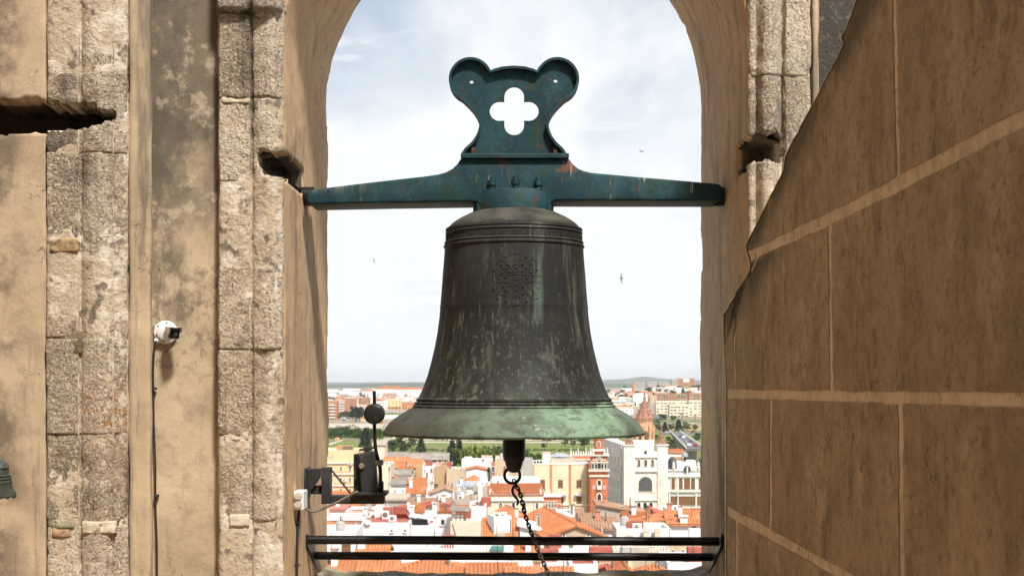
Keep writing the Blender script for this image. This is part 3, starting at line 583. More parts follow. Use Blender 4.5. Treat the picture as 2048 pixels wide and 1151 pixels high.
MB().box(Z7(765, 0, 6.49).x, Z7(1281, 0, 6.49).x, 6.49, 6.77, Z7(0, 562, 6.49).z, Z7(0, 538, 6.49).z).build('crest_flange', M_paint, yk, bev=.004)
for x in (825, 1216):
    c = Z7(x, 532, 6.53); MB().lathe([(.016, -.01), (.016, .012), (.012, .018), (.001, .018)], 6, c).build('flange_bolt', M_rust, yk)
bo = [(32, 722), (50, 713), (170, 697), (300, 681), (450, 664), (600, 647), (660, 638), (693, 629), (725, 612), (750, 588), (766, 562), (1280, 562), (1297, 588), (1325, 611), (1350, 622), (1390, 631), (1600, 650), (1800, 667), (1985, 683), (2010, 692), (2010, 764),
      (1500, 764), (1222, 763), (1205, 768), (1190, 785), (1182, 810), (862, 810), (857, 785), (842, 772), (822, 768), (400, 774), (50, 781), (32, 772)]
MB().prism([Z7(x, y, 6.51) for x, y in reversed(bo)], (0, .25, 0)).build('beam', M_paint, yk, smooth=True, bev=.010, seg=3)
zc0, zc1 = zpx(419, 6.5), zpx(378, 6.5)
rc = .188
MB().lathe([(rc - .03, zc0 - .012), (rc, zc0), (rc, zc1 - .008), (rc - .006, zc1), (.02, zc1)], 64, (AX - .003, AY, 0)).build('collar', M_paint, yk, smooth=True)
MB().box(AX - .172, AX + .172, 6.515, 6.745, zpx(424, 6.51), zpx(400, 6.51)).build('saddle', M_paint, yk, bev=.006)
for x, y in ((984, .145), (1030.5, .152), (1077, .145)):
    X = PX(x, 6.49); c = Vector((X, AY - math.sqrt(max(.0004, .166**2 - (X - AX)**2)), zc1))
    b_ = MB().lathe([(.022, -.004), (.022, .004), (.014, .004), (.014, .016), (.020, .017), (.020, .038), (.012, .040), (.012, .053), (.001, .054)], 10, c).build('clamp_bolt', M_paint, yk, smooth=True)
# end pins resting in the jambs
for x in (20, 2022): MB().lathe([(.045, -.05), (.045, .05)], 20, Z7(x, 745, 6.63), axis='X', cap=True).build('trunnion', M_iron, yk, smooth=True)

# ================================================================ guard rails
rl = thing('guard_rail', 'double black pipe guard rail across the foot of the arch', 'rail', (AX, 6.8, ZS))
def pipe(xl, yl, xr, yr, Y, r):
    a, b = P(xl, yl, Y), P(xr, yr, Y); o = MB().tube([a.lerp(b, i / 12) + Vector((0, 0, noise.noise(Vector((i, yl, 0))) * .002)) for i in range(13)], r, 18).build('rail_pipe', M_iron, rl, smooth=True)
pipe(616, 1078.5, 1438, 1082, 6.66, .0205); pipe(628, 1110, 1424, 1113, 6.90, .0195)
for s, X in ((-1, XC - W0 + .018), (1, XC + W0 - .022)):
    a = [(6.62, -.705), (6.67, -.705), (7.12, -.92), (7.10, -.955), (7.06, -.955), (6.62, -.755)]
    MB().prism([(X, y, z) for y, z in a], (s * .012, 0, 0)).build('end_plate', M_iron, rl, bev=.002)

# ================================================================ electric striking hammer on its bracket
hm = thing('bell_hammer', 'black electric bell hammer with round head on a wall bracket', 'bell hammer', P(700, 1007, 6.68))
HY = 6.66; H = lambda x, y, Y=HY: P(570 + x / 4.109, 760 + y / 4.109, Y)
def hpoly(name, l, y0, y1, mat=M_dull, bev=.003): return MB().prism([H(x, y, y0) for x, y in l], (0, y1 - y0, 0)).build(name, mat, hm, bev=bev)
hpoly('gusset', [(172, 970), (292, 795), (292, 722), (160, 728), (160, 970)], 6.64, 6.656)
hpoly('wall_plate', [(158, 985), (172, 985), (172, 722), (158, 722)], 6.58, 6.74)
hpoly('post', [(297, 1015), (372, 1015), (372, 716), (297, 716)], 6.63, 6.70)
hpoly('tie_plate', [(210, 935), (297, 935), (297, 862), (210, 862)], 6.665, 6.68)
hpoly('arm', [(372, 1015), (815, 1015), (815, 946), (372, 946)], 6.63, 6.70)
hpoly('platform', [(545, 948), (834, 948), (834, 918), (545, 918)], 6.60, 6.74, bev=.004)
hpoly('back_plate', [(563, 928), (640, 928), (640, 598), (563, 606)], 6.66, 6.70)
hpoly('motor_housing', [(625, 926), (757, 922), (736, 580), (604, 604)], 6.615, 6.69, bev=.006)
c = H(628, 705, 6.612); MB().lathe([(.014, 0), (.014, .006), (.009, .012), (.001, .012)], 16, c, axis='Y').build('housing_bolt', M_steel, hm, smooth=True)
c = H(589, 628, 6.655); MB().lathe([(.006, 0), (.006, .006), (.001, .006)], 10, c, axis='Y').build('plate_bolt', M_iron, hm)
MB().tube([H(370, 722), H(540, 930)], .0045, 10).build('stay_rod', M_dull, hm, smooth=True)
hpoly('clamp', [(720, 708), (800, 700), (798, 655), (718, 664)], 6.62, 6.69, M_steel)
MB().tube([H(*p) for p in smooth_pts([(733, 88), (735, 200), (735, 360), (738, 480), (748, 580), (768, 660), (783, 740), (786, 830)], 4)], .0082, 12).build('hammer_rod', M_iron, hm, smooth=True)
MB().lathe([(.001, .036), (.040, .036), (.045, .033), (.0485, .024), (.0485, -.024), (.045, -.033), (.040, -.036), (.001, -.036)], 40, H(735, 275), axis='Y').build('hammer_head', surf('scuffed_black', (.016, .015, .016), .4, layers=[dict(c=(.30, .29, .26), s=34, lo=.635, hi=.67, a=.75)], bumps=[dict(s=80, k=.2, d=.002)]), hm, smooth=True)
mb = MB().tube([H(783 + 14 * math.cos(t * 1.0), 712 + t * 1.75, 6.655 + .010 * math.sin(t)) for t in [i * .5 for i in range(140)]], .0014, 5); mb.build('spring', M_steel, hm, smooth='all')
hpoly('spring_cup', [(766, 925), (806, 925), (806, 832), (766, 832)], 6.64, 6.68, M_iron)
MB().tube([H(610, 572), H(660, 562), H(742, 552)], .005, 8).build('limit_rod', M_rust, hm, smooth=True)
hpoly('limit_bracket', [(655, 600), (690, 594), (688, 541), (655, 545)], 6.64, 6.665)
MB().tube([H(*p, 6.60) for p in smooth_pts([(600, 912), (540, 940), (430, 1000), (330, 1045), (240, 1076), (180, 1060), (150, 1020), (133, 975)], 4)], .0055, 10).build('power_cable', M_cable, hm, smooth='all')
# junction box on the jamb
jx = XC - W0 + .006
jb = thing('junction_box', 'small white junction box with two round knockouts on the left jamb', 'junction box', (jx, 6.33, zpx(1016, 6.33)))
MB().box(jx, jx + .045, 6.28, 6.40, zpx(1017, 6.33), zpx(980, 6.33)).build('box_body', M_white, jb, bev=.004)
for y in (991, 1008): MB().lathe([(.016, 0), (.015, .012), (.001, .013)], 18, (jx + .022, 6.278, zpx(y, 6.28)), axis='Y').build('cable_gland', surf('dusty_grommet', (.5, .42, .34), .8), jb, smooth=True)
MB().tube([(jx + .02, 6.33, zpx(1015, 6.33)), (jx + .012, 6.33, zpx(1040, 6.33)), (jx + .010, 6.32, zpx(1100, 6.3)), (jx + .008, 6.30, -1.3)], .006, 8).build('drop_cable', M_bcable, jb, smooth=True)
for y in (1043, 1128): MB().box(jx - .004, jx + .02, 6.315, 6.335, zpx(y + 3, 6.32), zpx(y, 6.32)).build('cable_clip', M_bcable, jb)
# ================================================================ surveillance camera on the recessed panel
cc = thing('security_camera', 'white bullet security camera with black face on the recessed plaster', 'camera', P(332, 664, 6.095))
c0 = P(332, 664, 6.095)
MB().lathe([(.050, -.005), (.050, .010), (.047, .014), (.036, .015), (.036, .022), (.030, .027), (.001, .028)], 40, c0, axis='Y').build('mount_base', M_white, cc, smooth=True)
a, b = c0 + Vector((.010, -.03, .003)), P(349, 666, 5.985)
ax = (b - a).normalized(); mb = MB().tube([a, a.lerp(b, .15), a.lerp(b, .3), a.lerp(b, .34), b], [.013, .014, .016, .0225, .0235], 24); mb.build('camera_body', M_white, cc, smooth=True)
Mx = Matrix.Translation(b) @ ax.to_track_quat('Y', 'Z').to_matrix().to_4x4()
MB().box(-.0225, .0225, -.02, .004, -.0235, .0215, Mx).build('face_plate', M_lens, cc, bev=.006, seg=3)
MB().add([Mx @ Vector(p) for p in ((-.024,-.05,.0), (-.024,-.05,.024), (.024,-.05,.024), (.024,-.05,.0), (-.026,.016,.004), (-.027,.020,.027), (.027,.020,.027), (.026,.016,.004))], [(0,1,5,4), (1,2,6,5), (2,3,7,6)]).build('sun_hood', M_white, cc)
MB().lathe([(.010, 0), (.010, .0015), (.001, .003)], 16, b + ax * .004 + Vector((.003, 0, -.005)), axis='Y').build('lens', surf('lens_glass', (.03, .03, .035), .08, spec=.8), cc, smooth=True)
for k in range(6):
    t = R(60 * k + 20); MB().lathe([(.0035, 0), (.0035, .003), (.0005, .003)], 8, c0 + Vector((.040 * math.cos(t), -.014, .040 * math.sin(t))), axis='Y').build('screw', M_dull, cc)
MB().tube([c0 + Vector((-.02, -.006, -.03)), c0 + Vector((-.044, -.006, -.038))], .012, 14).build('cable_gland', M_white, cc, smooth=True)
cb = MB().tube([P(313, 681, 6.08), P(308.5, 690, 6.08), P(306.5, 740, 6.08), P(307.5, 840, 6.08), P(311, 930, 6.08), P(311, 1010, 6.08), P(314, 1090, 6.08), P(315, 1300, 6.08)], .0040, 8).build('camera_cable', M_bcable, cc, smooth=True)
for y, x in ((776, 308), (990, 312)): MB().box(PX(x - 3, 6.08), PX(x + 5, 6.08), 6.066, 6.092, zpx(y + 3, 6.08), zpx(y - 2, 6.08)).build('cable_clip', M_bcable, cc)
# ================================================================ small bell beside the left edge
sx, sy = PX(-66, 5.25), 5.25
sb = thing('small_bell', 'small green bronze bell cut by the left edge of the view', 'bell', (sx, sy, zpx(995, 5.25)))
k5 = 5.25 / F
pr5 = [(20, 896), (45, 905), (66, 917), (74, 925), (79, 931), (81, 934), (79, 937), (80, 948), (84, 950), (82, 953), (85, 956), (83, 959), (86, 963), (85, 968), (88, 980), (94, 991), (93, 996), (86, 992), (78, 960), (40, 920)]
mb = MB().lathe([(r * k5, zpx(y, 5.25)) for r, y in pr5], 72, (sx, sy, 0))
for v in mb.v:
    if v.z < zpx(990, 5.25): v.z += .006 * (1 if int((math.atan2(v.y - sy, v.x - sx) / (2*math.pi) * 36) % 2) else 0)
mb.build('bell_body', M_bell2, sb, smooth=True)
MB().tube([(sx, sy, zpx(900, 5.25)), (sx, sy, zpx(840, 5.25)), (sx - .06, sy, zpx(812, 5.25)), (-3.36, sy, zpx(806, 5.25))], .014, 12).build('hanger', M_iron, sb, smooth=True)
# ================================================================ the town below: terrain
GT = [(0, -22), (60, -22), (100, -24), (165, -27.5), (225, -31), (310, -34), (370, -36), (480, -37), (620, -38), (30000, -38)]
HT = [(1450, 0), (1700, 1), (2000, 12), (2300, 20), (2600, 27), (2800, 32), (3300, 36), (4500, 20), (7000, 0)]
def ground(X, Y):
    z = table(GT, Y)
    if Y > 1400: z += table(HT, Y) * sstep(X / Y, .028, .118)
    return z
def rough(name, base, dark, light, s=.25, k=.0, rough_=.95, extra=()):
    return surf(name, base, rough_, layers=[dict(c=dark, s=s, lo=.48, hi=.72, a=.55), dict(c=light, s=s * 2.3, off=5, lo=.5, hi=.72, a=.5), dict(c=dark, s=s * 5, st=(1, 1, .2), off=9, lo=.58, hi=.72, a=.4), *extra], bumps=([dict(s=3, k=k, d=.05)] if k else []))
def wallm(name, c, st=1.0):
    return surf(name, c, .9, layers=[dict(c=tuple(x * .78 for x in c), s=.22, po=True, lo=.45, hi=.72, a=.6 * st), dict(c=tuple(x * .55 for x in c), s=1.6, st=(1, 1, .14), po=True, off=4, lo=.58, hi=.74, a=.6 * st)])
def roofm(name, c, d='X', amt=1.0):
    return surf(name, c, .9, coord='obj', layers=[dict(rand=(0, 1), c=tuple(x * .72 for x in c), a=.7), dict(c=(c[0] * 1.25, c[1] * 1.5, c[2] * 1.7), s=.35, po=True, lo=.46, hi=.66, a=.6 * amt), dict(c=(c[0] * .5, c[1] * .6, c[2] * .8), s=.8, po=True, off=4, lo=.54, hi=.72, a=.6 * amt),
        dict(c=(c[0] * .55, c[1] * .55, c[2] * .65), s=4, po=True, off=8, det=3, lo=.46, hi=.62, a=.6 * amt)])
WALL = {k: wallm('wall_' + n, c, s) for k, n, c, s in (('w', 'whitewash', (.80,.785,.755), .85), ('c', 'cream', (.73,.64,.50), .9), ('y', 'yellow', (.72,.575,.34), .9), ('b', 'beige', (.56,.45,.31), 1), ('br', 'brown_render', (.47,.325,.185), 1), ('k', 'brick', (.46,.235,.15), .8),
    ('g', 'grey', (.44,.42,.39), 1), ('gb', 'grey_beige', (.47,.42,.34), 1.2), ('o', 'orange', (.57,.27,.15), .9), ('p', 'pink', (.66,.44,.36), .8), ('r', 'red_render', (.33,.10,.065), 1), ('s', 'rubble', (.50,.40,.28), 1.4))}
ROOF = {k: roofm('roof_' + n, c, 'X', s) for k, n, c, s in (('t', 'terracotta', (.47,.165,.065), 1.0), ('t2', 'bright_terracotta', (.53,.205,.085), .9), ('ot', 'old_tile', (.40,.235,.145), 1.2), ('gt', 'grey_tile', (.34,.29,.235), 1), ('rt', 'red_terrace', (.42,.125,.085), .6), ('wf', 'white_roof', (.78,.77,.75), .3), ('tin', 'zinc', (.42,.43,.45), .6), ('pt', 'pale_tile', (.52,.44,.34), .8), ('pk', 'pink_tile', (.60,.27,.21), .6))}
M_glass = surf('dark_pane', (.035,.038,.042), .2, spec=.6); M_shut = surf('brown_shutter', (.20,.105,.05), .7); M_frame = surf('white_frame', (.74,.73,.70), .6); M_green = surf('green_awning', (.06,.30,.22), .8); M_blue = surf('blue_glass', (.06,.09,.30), .3)
M_grass = surf('park_grass', (.165,.20,.045), .95, layers=[dict(c=(.20,.17,.07), s=.02, lo=.48, hi=.62, a=.7), dict(c=(.09,.13,.03), s=.09, off=4, lo=.5, hi=.68, a=.7), dict(c=(.16,.19,.045), s=.6, off=9, lo=.5, hi=.65, a=.5)])
M_earth = surf('plain_ground', (.30,.245,.165), .95, layers=[dict(c=(.12,.14,.055), s=.004, lo=.46, hi=.58, a=.9), dict(c=(.44,.40,.33), s=.02, off=3, lo=.52, hi=.66, a=.8), dict(c=(.10,.11,.05), s=.03, off=8, lo=.55, hi=.66, a=.8)])
M_path = surf('pale_path', (.50,.435,.35), .95, layers=[dict(c=(.38,.32,.25), s=.1, lo=.48, hi=.65, a=.7)])
M_asph = surf('asphalt', (.14,.135,.135), .9, layers=[dict(c=(.19,.185,.18), s=.1, lo=.45, hi=.65, a=.7)])
def grid_sheet(name, mat, us, Ys, zf):
    mb = MB(); n = len(us)
    for Y in Ys:
        for u in us: X = u * Y; mb.v.append(Vector((X, Y, zf(X, Y))))
    mb.f = [(j*n+i, j*n+i+1, (j+1)*n+i+1, (j+1)*n+i) for j in range(len(Ys)-1) for i in range(n-1)]
    o = mb.build(name, mat, smooth='all'); o['kind'] = 'structure'; return o
Ys = [12 * 1.045 ** i for i in range(172)]
grid_sheet('ground', M_earth, [lerp(-.75, .75, i / 90) for i in range(91)], [y for y in Ys if y < 24000] + [24000], lambda X, Y: ground(X, Y) + (noise.noise(Vector((X * .004, Y * .004, 0))) * 1.2 if Y > 1300 else 0))
def sheet(name, pts, mat, z):                       # flat piece of ground, corners given as (u*Y, Y)
    o = MB().poly([(x, y, z) for x, y in pts]).build(name, mat); o['kind'] = 'structure'; return o
GY = lambda py, z=-38: -z * F / (py - CY)
GP = lambda px, py, z=-38: (PX(px, GY(py, z)), GY(py, z))
sheet('riverside_lawn', [(-170, 700), (190, 700), (230, 1180), (-190, 1180)], M_grass, -37.9)
sheet('promenade_path', [GP(765, 885), GP(1190, 885.5), GP(1190, 883), GP(765, 882.5)], M_path, -37.85)
sheet('park_path', [GP(650, 889), GP(662, 890), GP(690, 879), GP(684, 879)], M_path, -37.8)
sheet('river_bank', [GP(560, 853), GP(760, 856), GP(770, 847), GP(560, 845)], M_path, -37.86)
sheet('avenue', [GP(690, 836), GP(720, 838), GP(716, 820), GP(708, 820)], M_asph, -37.8)
sheet('side_street', [GP(1296, 838), GP(1330, 838), GP(1308, 812), GP(1300, 812)], M_asph, -37.7)
sheet('dry_slope', [GP(1300, 860), GP(1480, 862), GP(1480, 836), GP(1305, 840)], surf('dry_grass', (.34,.25,.115), .95, layers=[dict(c=(.16,.17,.06), s=.05, lo=.5, hi=.62, a=.8), dict(c=(.44,.36,.22), s=.15, off=4, lo=.5, hi=.65, a=.6)]), -37.84)
# far hills on the skyline
def ridge(name, Y, prof_, mat, zb=-60):
    mb = MB(); x = prof_
    pts = []
    for i in range(161):
        px = lerp(x[0][0], x[-1][0], i / 160); py = table(x, px) + noise.noise(Vector((px * .03, Y * .001, 0))) * 1.2 + noise.noise(Vector((px * .12, Y * .001, 3))) * .5
        pts.append(P(px, py, Y))
    for a, b in zip(pts, pts[1:]):
        d = Vector((0, Y * .10, 0)); dn = Vector((0, -Y * .08, 0))
        A, B = Vector((a.x, a.y + dn.y, zb)), Vector((b.x, b.y + dn.y, zb)); C, D = Vector((b.x, b.y + d.y, zb)), Vector((a.x, a.y + d.y, zb))
        mb.add([A, B, b, a, C, D], [(0, 1, 2, 3), (3, 2, 4, 5)])
    o = mb.build(name, mat, smooth='all'); o['kind'] = 'structure'
M_hill = surf('wooded_hill', (.07,.10,.055), .95, layers=[dict(c=(.20,.18,.10), s=.0015, lo=.5, hi=.62, a=.8), dict(c=(.035,.055,.03), s=.006, off=5, lo=.5, hi=.62, a=.7)])
ridge('hills', 11000, [(200, 767), (560, 767.5), (655, 769), (740, 768), (790, 765), (850, 763.5), (930, 764), (1020, 766), (1180, 766), (1300, 768), (1500, 769), (1900, 767)], M_hill)
ridge('mountains', 20000, [(-200, 765), (600, 764), (900, 764), (1100, 763), (1200, 759), (1250, 757.5), (1276, 753.5), (1296, 752), (1312, 755), (1350, 758.5), (1420, 760), (1600, 762), (2300, 765)], M_hill)

# ================================================================ houses
WC = {}
def window(parent, x, z, w, h, kind='d', y=0, rz=0, pane=True):
    key = (round(w, 1), round(h, 1), kind)
    if key not in WC:
        w2, h2 = max(.3, key[0]) / 2, max(.3, key[1]) / 2; t = min(.12, w2 * .35)
        fr = MB().box(-w2, -w2+t, -.06, .03, -h2, h2).box(w2-t, w2, -.06, .03, -h2, h2).box(-w2+t, w2-t, -.06, .03, h2-t, h2).box(-w2-.1, w2+.1, -.14, .03, -h2-.12, -h2)
        pn = MB().box(-w2+t, w2-t, -.012, .03, -h2, h2-t)
        if kind in 'ds' and w2 > .45: fr.box(-.035, .035, -.05, .0, -h2, h2-t)
        WC[key] = (fr.mesh('window', {'d': M_frame, 's': M_shut, 'n': M_frame, 'b': M_shut, 'k': WALL['o']}[kind]), pn.mesh('pane', {'d': M_glass, 's': M_shut, 'n': M_glass, 'b': M_blue, 'k': M_glass}[kind]))
    fm, pm = WC[key]
    if not pane: return put('window', pm, parent, (x, y, z), rz)
    o = put('window', fm, parent, (x, y, z), rz); put('pane', pm, o); return o
def slope(mb, p0, u, Lw, v, a=0, b=0, tiles=True, per=.27):
    u = Vector(u).normalized(); v = Vector(v); p0 = Vector(p0); nrm = u.cross(v).normalized()
    if nrm.z < 0: nrm = -nrm
    f = lambda s: max(0, min(1, s / a if a > 0 else 1, (Lw - s) / b if b > 0 else 1))
    ss = []
    if tiles:
        k = max(2, int(Lw / per)); ss = [(Lw * (i + o) / k, hgt) for i in range(k) for o, hgt in ((0, 0), (.14, .065), (.45, .10), (.76, .065), (.9, 0))] + [(Lw, 0)]
    else: ss = sorted(set([0, Lw] + ([a] if a else []) + ([Lw - b] if b else []))); ss = [(s, 0) for s in ss]
    n0 = len(mb.v)
    for s, hgt in ss:
        q = p0 + u * s; top = q + v * f(s); mb.v += [q + nrm * hgt, top + nrm * hgt]
    for i in range(len(ss) - 1): mb.f.append((n0 + 2*i, n0 + 2*i + 2, n0 + 2*i + 3, n0 + 2*i + 1))
    q = [p0, p0 + u * Lw, p0 + u * (Lw - b) + v, p0 + u * a + v]; dn = Vector((0, 0, -.16))           # under side and edges
    mb.add(q + [p + dn for p in q], [(7, 6, 5, 4), (0, 4, 5, 1), (1, 5, 6, 2), (3, 7, 4, 0)])
NCH = 0
def house(label, x0, x1, yt, Y, dep, roof='flat', wall='w', rc='t', rise=1.2, wins=(), yaw=0, cat='house', name='town_house', grid=None, chim=(), tall=None, group=None, par=.45, ov=.3, gw=(1.0, 1.4), zbase=None, gk='d', sides=None, tiles=None, yr=None, pitch=.3):
    if yr is not None:                               # eave row yt and ridge row yr fix the depth of the front slope for a given pitch
        dh = (yt - yr) * Y / (F * pitch + (yr - CY)); rise = pitch * dh; dep = dh if roof == 'shed' else 2 * dh
    yw = R(yaw); c = P(x0, yt, Y); w_ = (x1 - x0) * Y / F / math.cos(yw); zg = ground(c.x, Y) - .3 if zbase is None else zbase
    h = c.z - zg; d = dep; t = thing(name, label, cat, (c.x, c.y, zg), yw, group)
    wm, rm = WALL[wall], ROOF[rc]; mb = MB(); rf = MB(); tl = (Y < 280) if tiles is None else tiles
    if roof == 'flat':
        tk = .25; mb.box(0, w_, 0, tk, 0, h).box(0, w_, d-tk, d, 0, h).box(0, tk, tk, d-tk, 0, h).box(w_-tk, w_, tk, d-tk, 0, h); rf.box(tk, w_-tk, tk, d-tk, h-par-.3, h-par)
    elif roof in ('gx', 'gxb'):
        mb.box(0, w_, 0, d, 0, h); mb.prism([(0, 0, h), (0, d, h), (0, d/2, h+rise)][::-1], (w_, 0, 0))
        k = rise / (d/2); slope(rf, (-ov, -ov, h - ov*k + .06), (1, 0, 0), w_+2*ov, (0, d/2+ov, rise+ov*k), tiles=tl); slope(rf, (w_+ov, d+ov, h - ov*k + .06), (-1, 0, 0), w_+2*ov, (0, -d/2-ov, rise+ov*k), tiles=tl)
        rf.tube([(-ov, d/2, h+rise+.10), (w_+ov, d/2, h+rise+.10)], .12, 6)
    elif roof == 'gy':
        mb.box(0, w_, 0, d, 0, h); mb.prism([(0, 0, h), (w_, 0, h), (w_/2, 0, h+rise)], (0, d, 0))
        k = rise / (w_/2); slope(rf, (-ov, d+ov, h-ov*k+.06), (0, -1, 0), d+2*ov, (w_/2+ov, 0, rise+ov*k), tiles=tl); slope(rf, (w_+ov, -ov, h-ov*k+.06), (0, 1, 0), d+2*ov, (-w_/2-ov, 0, rise+ov*k), tiles=tl)
        rf.tube([(w_/2, -ov, h+rise+.10), (w_/2, d+ov, h+rise+.10)], .12, 6)
    elif roof == 'hip':
        mb.box(0, w_, 0, d, 0, h); m = min(w_, d) / 2; k = rise / m; W, D = w_+2*ov, d+2*ov; z = h - ov*k + .06; a = m + ov; rz_ = rise + ov*k; A = W/2 if w_ < d else a
        slope(rf, (-ov, -ov, z), (1, 0, 0), W, (0, a, rz_), a, a, tl); slope(rf, (w_+ov, d+ov, z), (-1, 0, 0), W, (0, -a, rz_), a, a, tl)
        slope(rf, (-ov, d+ov, z), (0, -1, 0), D, (a, 0, rz_), a, a, tl); slope(rf, (w_+ov, -ov, z), (0, 1, 0), D, (-a, 0, rz_), a, a, tl)
    else:                                            # single pitch: shed rises to the back, sl / sr is high at the left / right
        hs = {'shed': (0, 0, 1, 1), 'sl': (1, 0, 0, 1), 'sr': (0, 1, 1, 0)}[roof]; c4 = [(0, 0), (w_, 0), (w_, d), (0, d)]
        mb.add([(x, y, 0) for x, y in c4] + [(x, y, h + rise*q) for (x, y), q in zip(c4, hs)], [(3,2,1,0), (4,5,6,7), (0,1,5,4), (1,2,6,5), (2,3,7,6), (3,0,4,7)])
        if roof == 'shed': slope(rf, (-ov, -ov, h - ov*rise/d + .06), (1, 0, 0), w_+2*ov, (0, d+2*ov, rise*(1+2*ov/d)), tiles=tl)
        elif roof == 'sr': slope(rf, (-ov, d+ov, h - ov*rise/w_ + .06), (0, -1, 0), d+2*ov, (w_+2*ov, 0, rise*(1+2*ov/w_)), tiles=tl)
        else: slope(rf, (w_+ov, -ov, h - ov*rise/w_ + .06), (0, 1, 0), d+2*ov, (-w_-2*ov, 0, rise*(1+2*ov/w_)), tiles=tl)
    mb.build('wall', wm, t, local=True); rf.build('roof', rm, t, local=True, smooth=False)
    for q in wins:
        px, py, pw, ph = q[:4]; window(t, (px - x0) * Y / F / math.cos(yw), zpx(py, Y) - zg, pw * Y / F, ph * Y / F, q[4] if len(q) > 4 else 'd')
    if grid:
        nx, ny, z0, st = grid                         # columns, storeys, height of the first row below the top, storey height
        for j in range(ny):
            for i in range(nx):
                r_ = (i * 7 + j * 13 + int(x0)) % 11
                if r_ != 5: window(t, w_ * (i + .5 + .06 * ((r_ % 3) - 1)) / nx, h - z0 - j * st, gw[0] * (.8 if r_ in (2, 7) else 1), gw[1], 's' if r_ in (1, 8) else gk, pane=Y < 700)
    if sides:
        nx, ny, z0, st = sides
        for j in range(ny):
            for i in range(nx): window(t, 0, h - z0 - j * st, gw[0], gw[1], gk, y=d * (i + .5) / nx, rz=R(-90), pane=Y < 700)
    for q in chim:                                   # chimney: x fraction, y fraction, height above the eave, width
        fx, fy, ht, cw = q; X_, Y_ = w_ * fx, d * fy
        cb = MB().box(X_-cw/2, X_+cw/2, Y_-cw/2, Y_+cw/2, h - .5, h + ht).box(X_-cw*.65, X_+cw*.65, Y_-cw*.65, Y_+cw*.65, h + ht + .18, h + ht + .3)
        for sx_ in (-1, 1):
            for sy_ in (-1, 1): cb.box(X_+sx_*cw*.42-.06, X_+sx_*cw*.42+.06, Y_+sy_*cw*.42-.06, Y_+sy_*cw*.42+.06, h+ht, h+ht+.18)
        cb.build('chimney', wm, t, local=True)
    return t, w_, h, zg, d, rise
def part(name, mat, t, fn, **k):
    mb = MB(); fn(mb); return mb.build(name, mat, t, local=True, **k)
def mast(t, x, y, z, h=3.5, arms=3):
    mb = MB().tube([(x, y, z), (x, y, z + h)], .022, 5)
    for i in range(arms): mb.box(x - .35 + .08 * i, x + .35 - .08 * i, y - .012, y + .012, z + h - .2 - .2 * i, z + h - .18 - .2 * i)
    mb.build('aerial', M_dull, t, local=True)
def dish(t, x, y, z, r=.5): MB().lathe([(.02, 0), (r * .6, .07), (r, .2), (r * .98, .22), (r * .55, .10), (.02, .03)], 14, (x, y, z), axis='Y').tube([(x, y, z), (x, y + .2, z - .8)], .04, 5).build('satellite_dish', M_frame, t, local=True)
def acunit(t, x, y, z, w_=.9, h=.7):
    o = MB().box(x, x + w_, y, y + .35, z, z + h).build('air_conditioner', M_frame, t, local=True); MB().lathe([(h*.32, 0), (h*.30, .015), (h*.15, .015), (.02, .02)], 12, (x + w_*.42, y, z + h*.5), axis='Y').build('fan_grille', M_steel, o, local=True)

# ---- bottom rows, nearest the tower
T = house('low terracotta roof at the bottom left beside the jamb', 630, 706, 1143, 100, 7, 'shed', 'gb', 't2', 1.5, yr=1119)
house('ridged orange tile roof with bold tile rows left of the hipped roof', 712, 785, 1172, 97, 6, 'shed', 'c', 't2', 1.5, yr=1125)
house('wide hipped terracotta roof at the bottom below the rails', 786, 941, 1146, 98, 6.2, 'hip', 'w', 't2', 1.0, yr=1122)
house('long white wall behind the hipped roof at the bottom', 770, 1032, 1122, 113, 4, 'flat', 'w', 'wf')
house('ribbed orange tile roof left of the chain at the bottom', 939, 1032, 1175, 95, 6, 'shed', 'w', 't2', 1.35, yaw=2, yr=1130)
house('white block crossed by the chain below the lower rail', 1031, 1122, 1123, 106, 5, 'flat', 'w', 'wf')
house('strip of orange tile roof at the bottom under the chain', 1017, 1143, 1175, 94, 5, 'shed', 'w', 't2', .85, yr=1138)
T = house('white wall with red coping at the bottom right of the chain', 1139, 1196, 1127, 104, 6, 'flat', 'w', 'rt', par=.15)
house('red hipped roof below the rails at the bottom right', 1194, 1240, 1147, 108, 4, 'hip', 'c', 'rt', .9, yr=1130)
house('small orange gable at the bottom right with a brown chimney', 1238, 1266, 1146, 107, 6, 'gy', 'c', 't2', .5, chim=((.95, .4, .7, .4),))
house('plain beige wall below the rails at the bottom right', 1198, 1314, 1121, 118, 6, 'flat', 'b', 'wf')
house('orange hipped roof beside the beige wall at the bottom right', 1283, 1335, 1146, 109, 3.5, 'hip', 'gb', 't', .9, yr=1131)
house('white terrace block at the bottom right corner of the arch', 1335, 1440, 1124, 111, 7, 'flat', 'w', 'gt', grid=(3, 1, 1.6, 3))
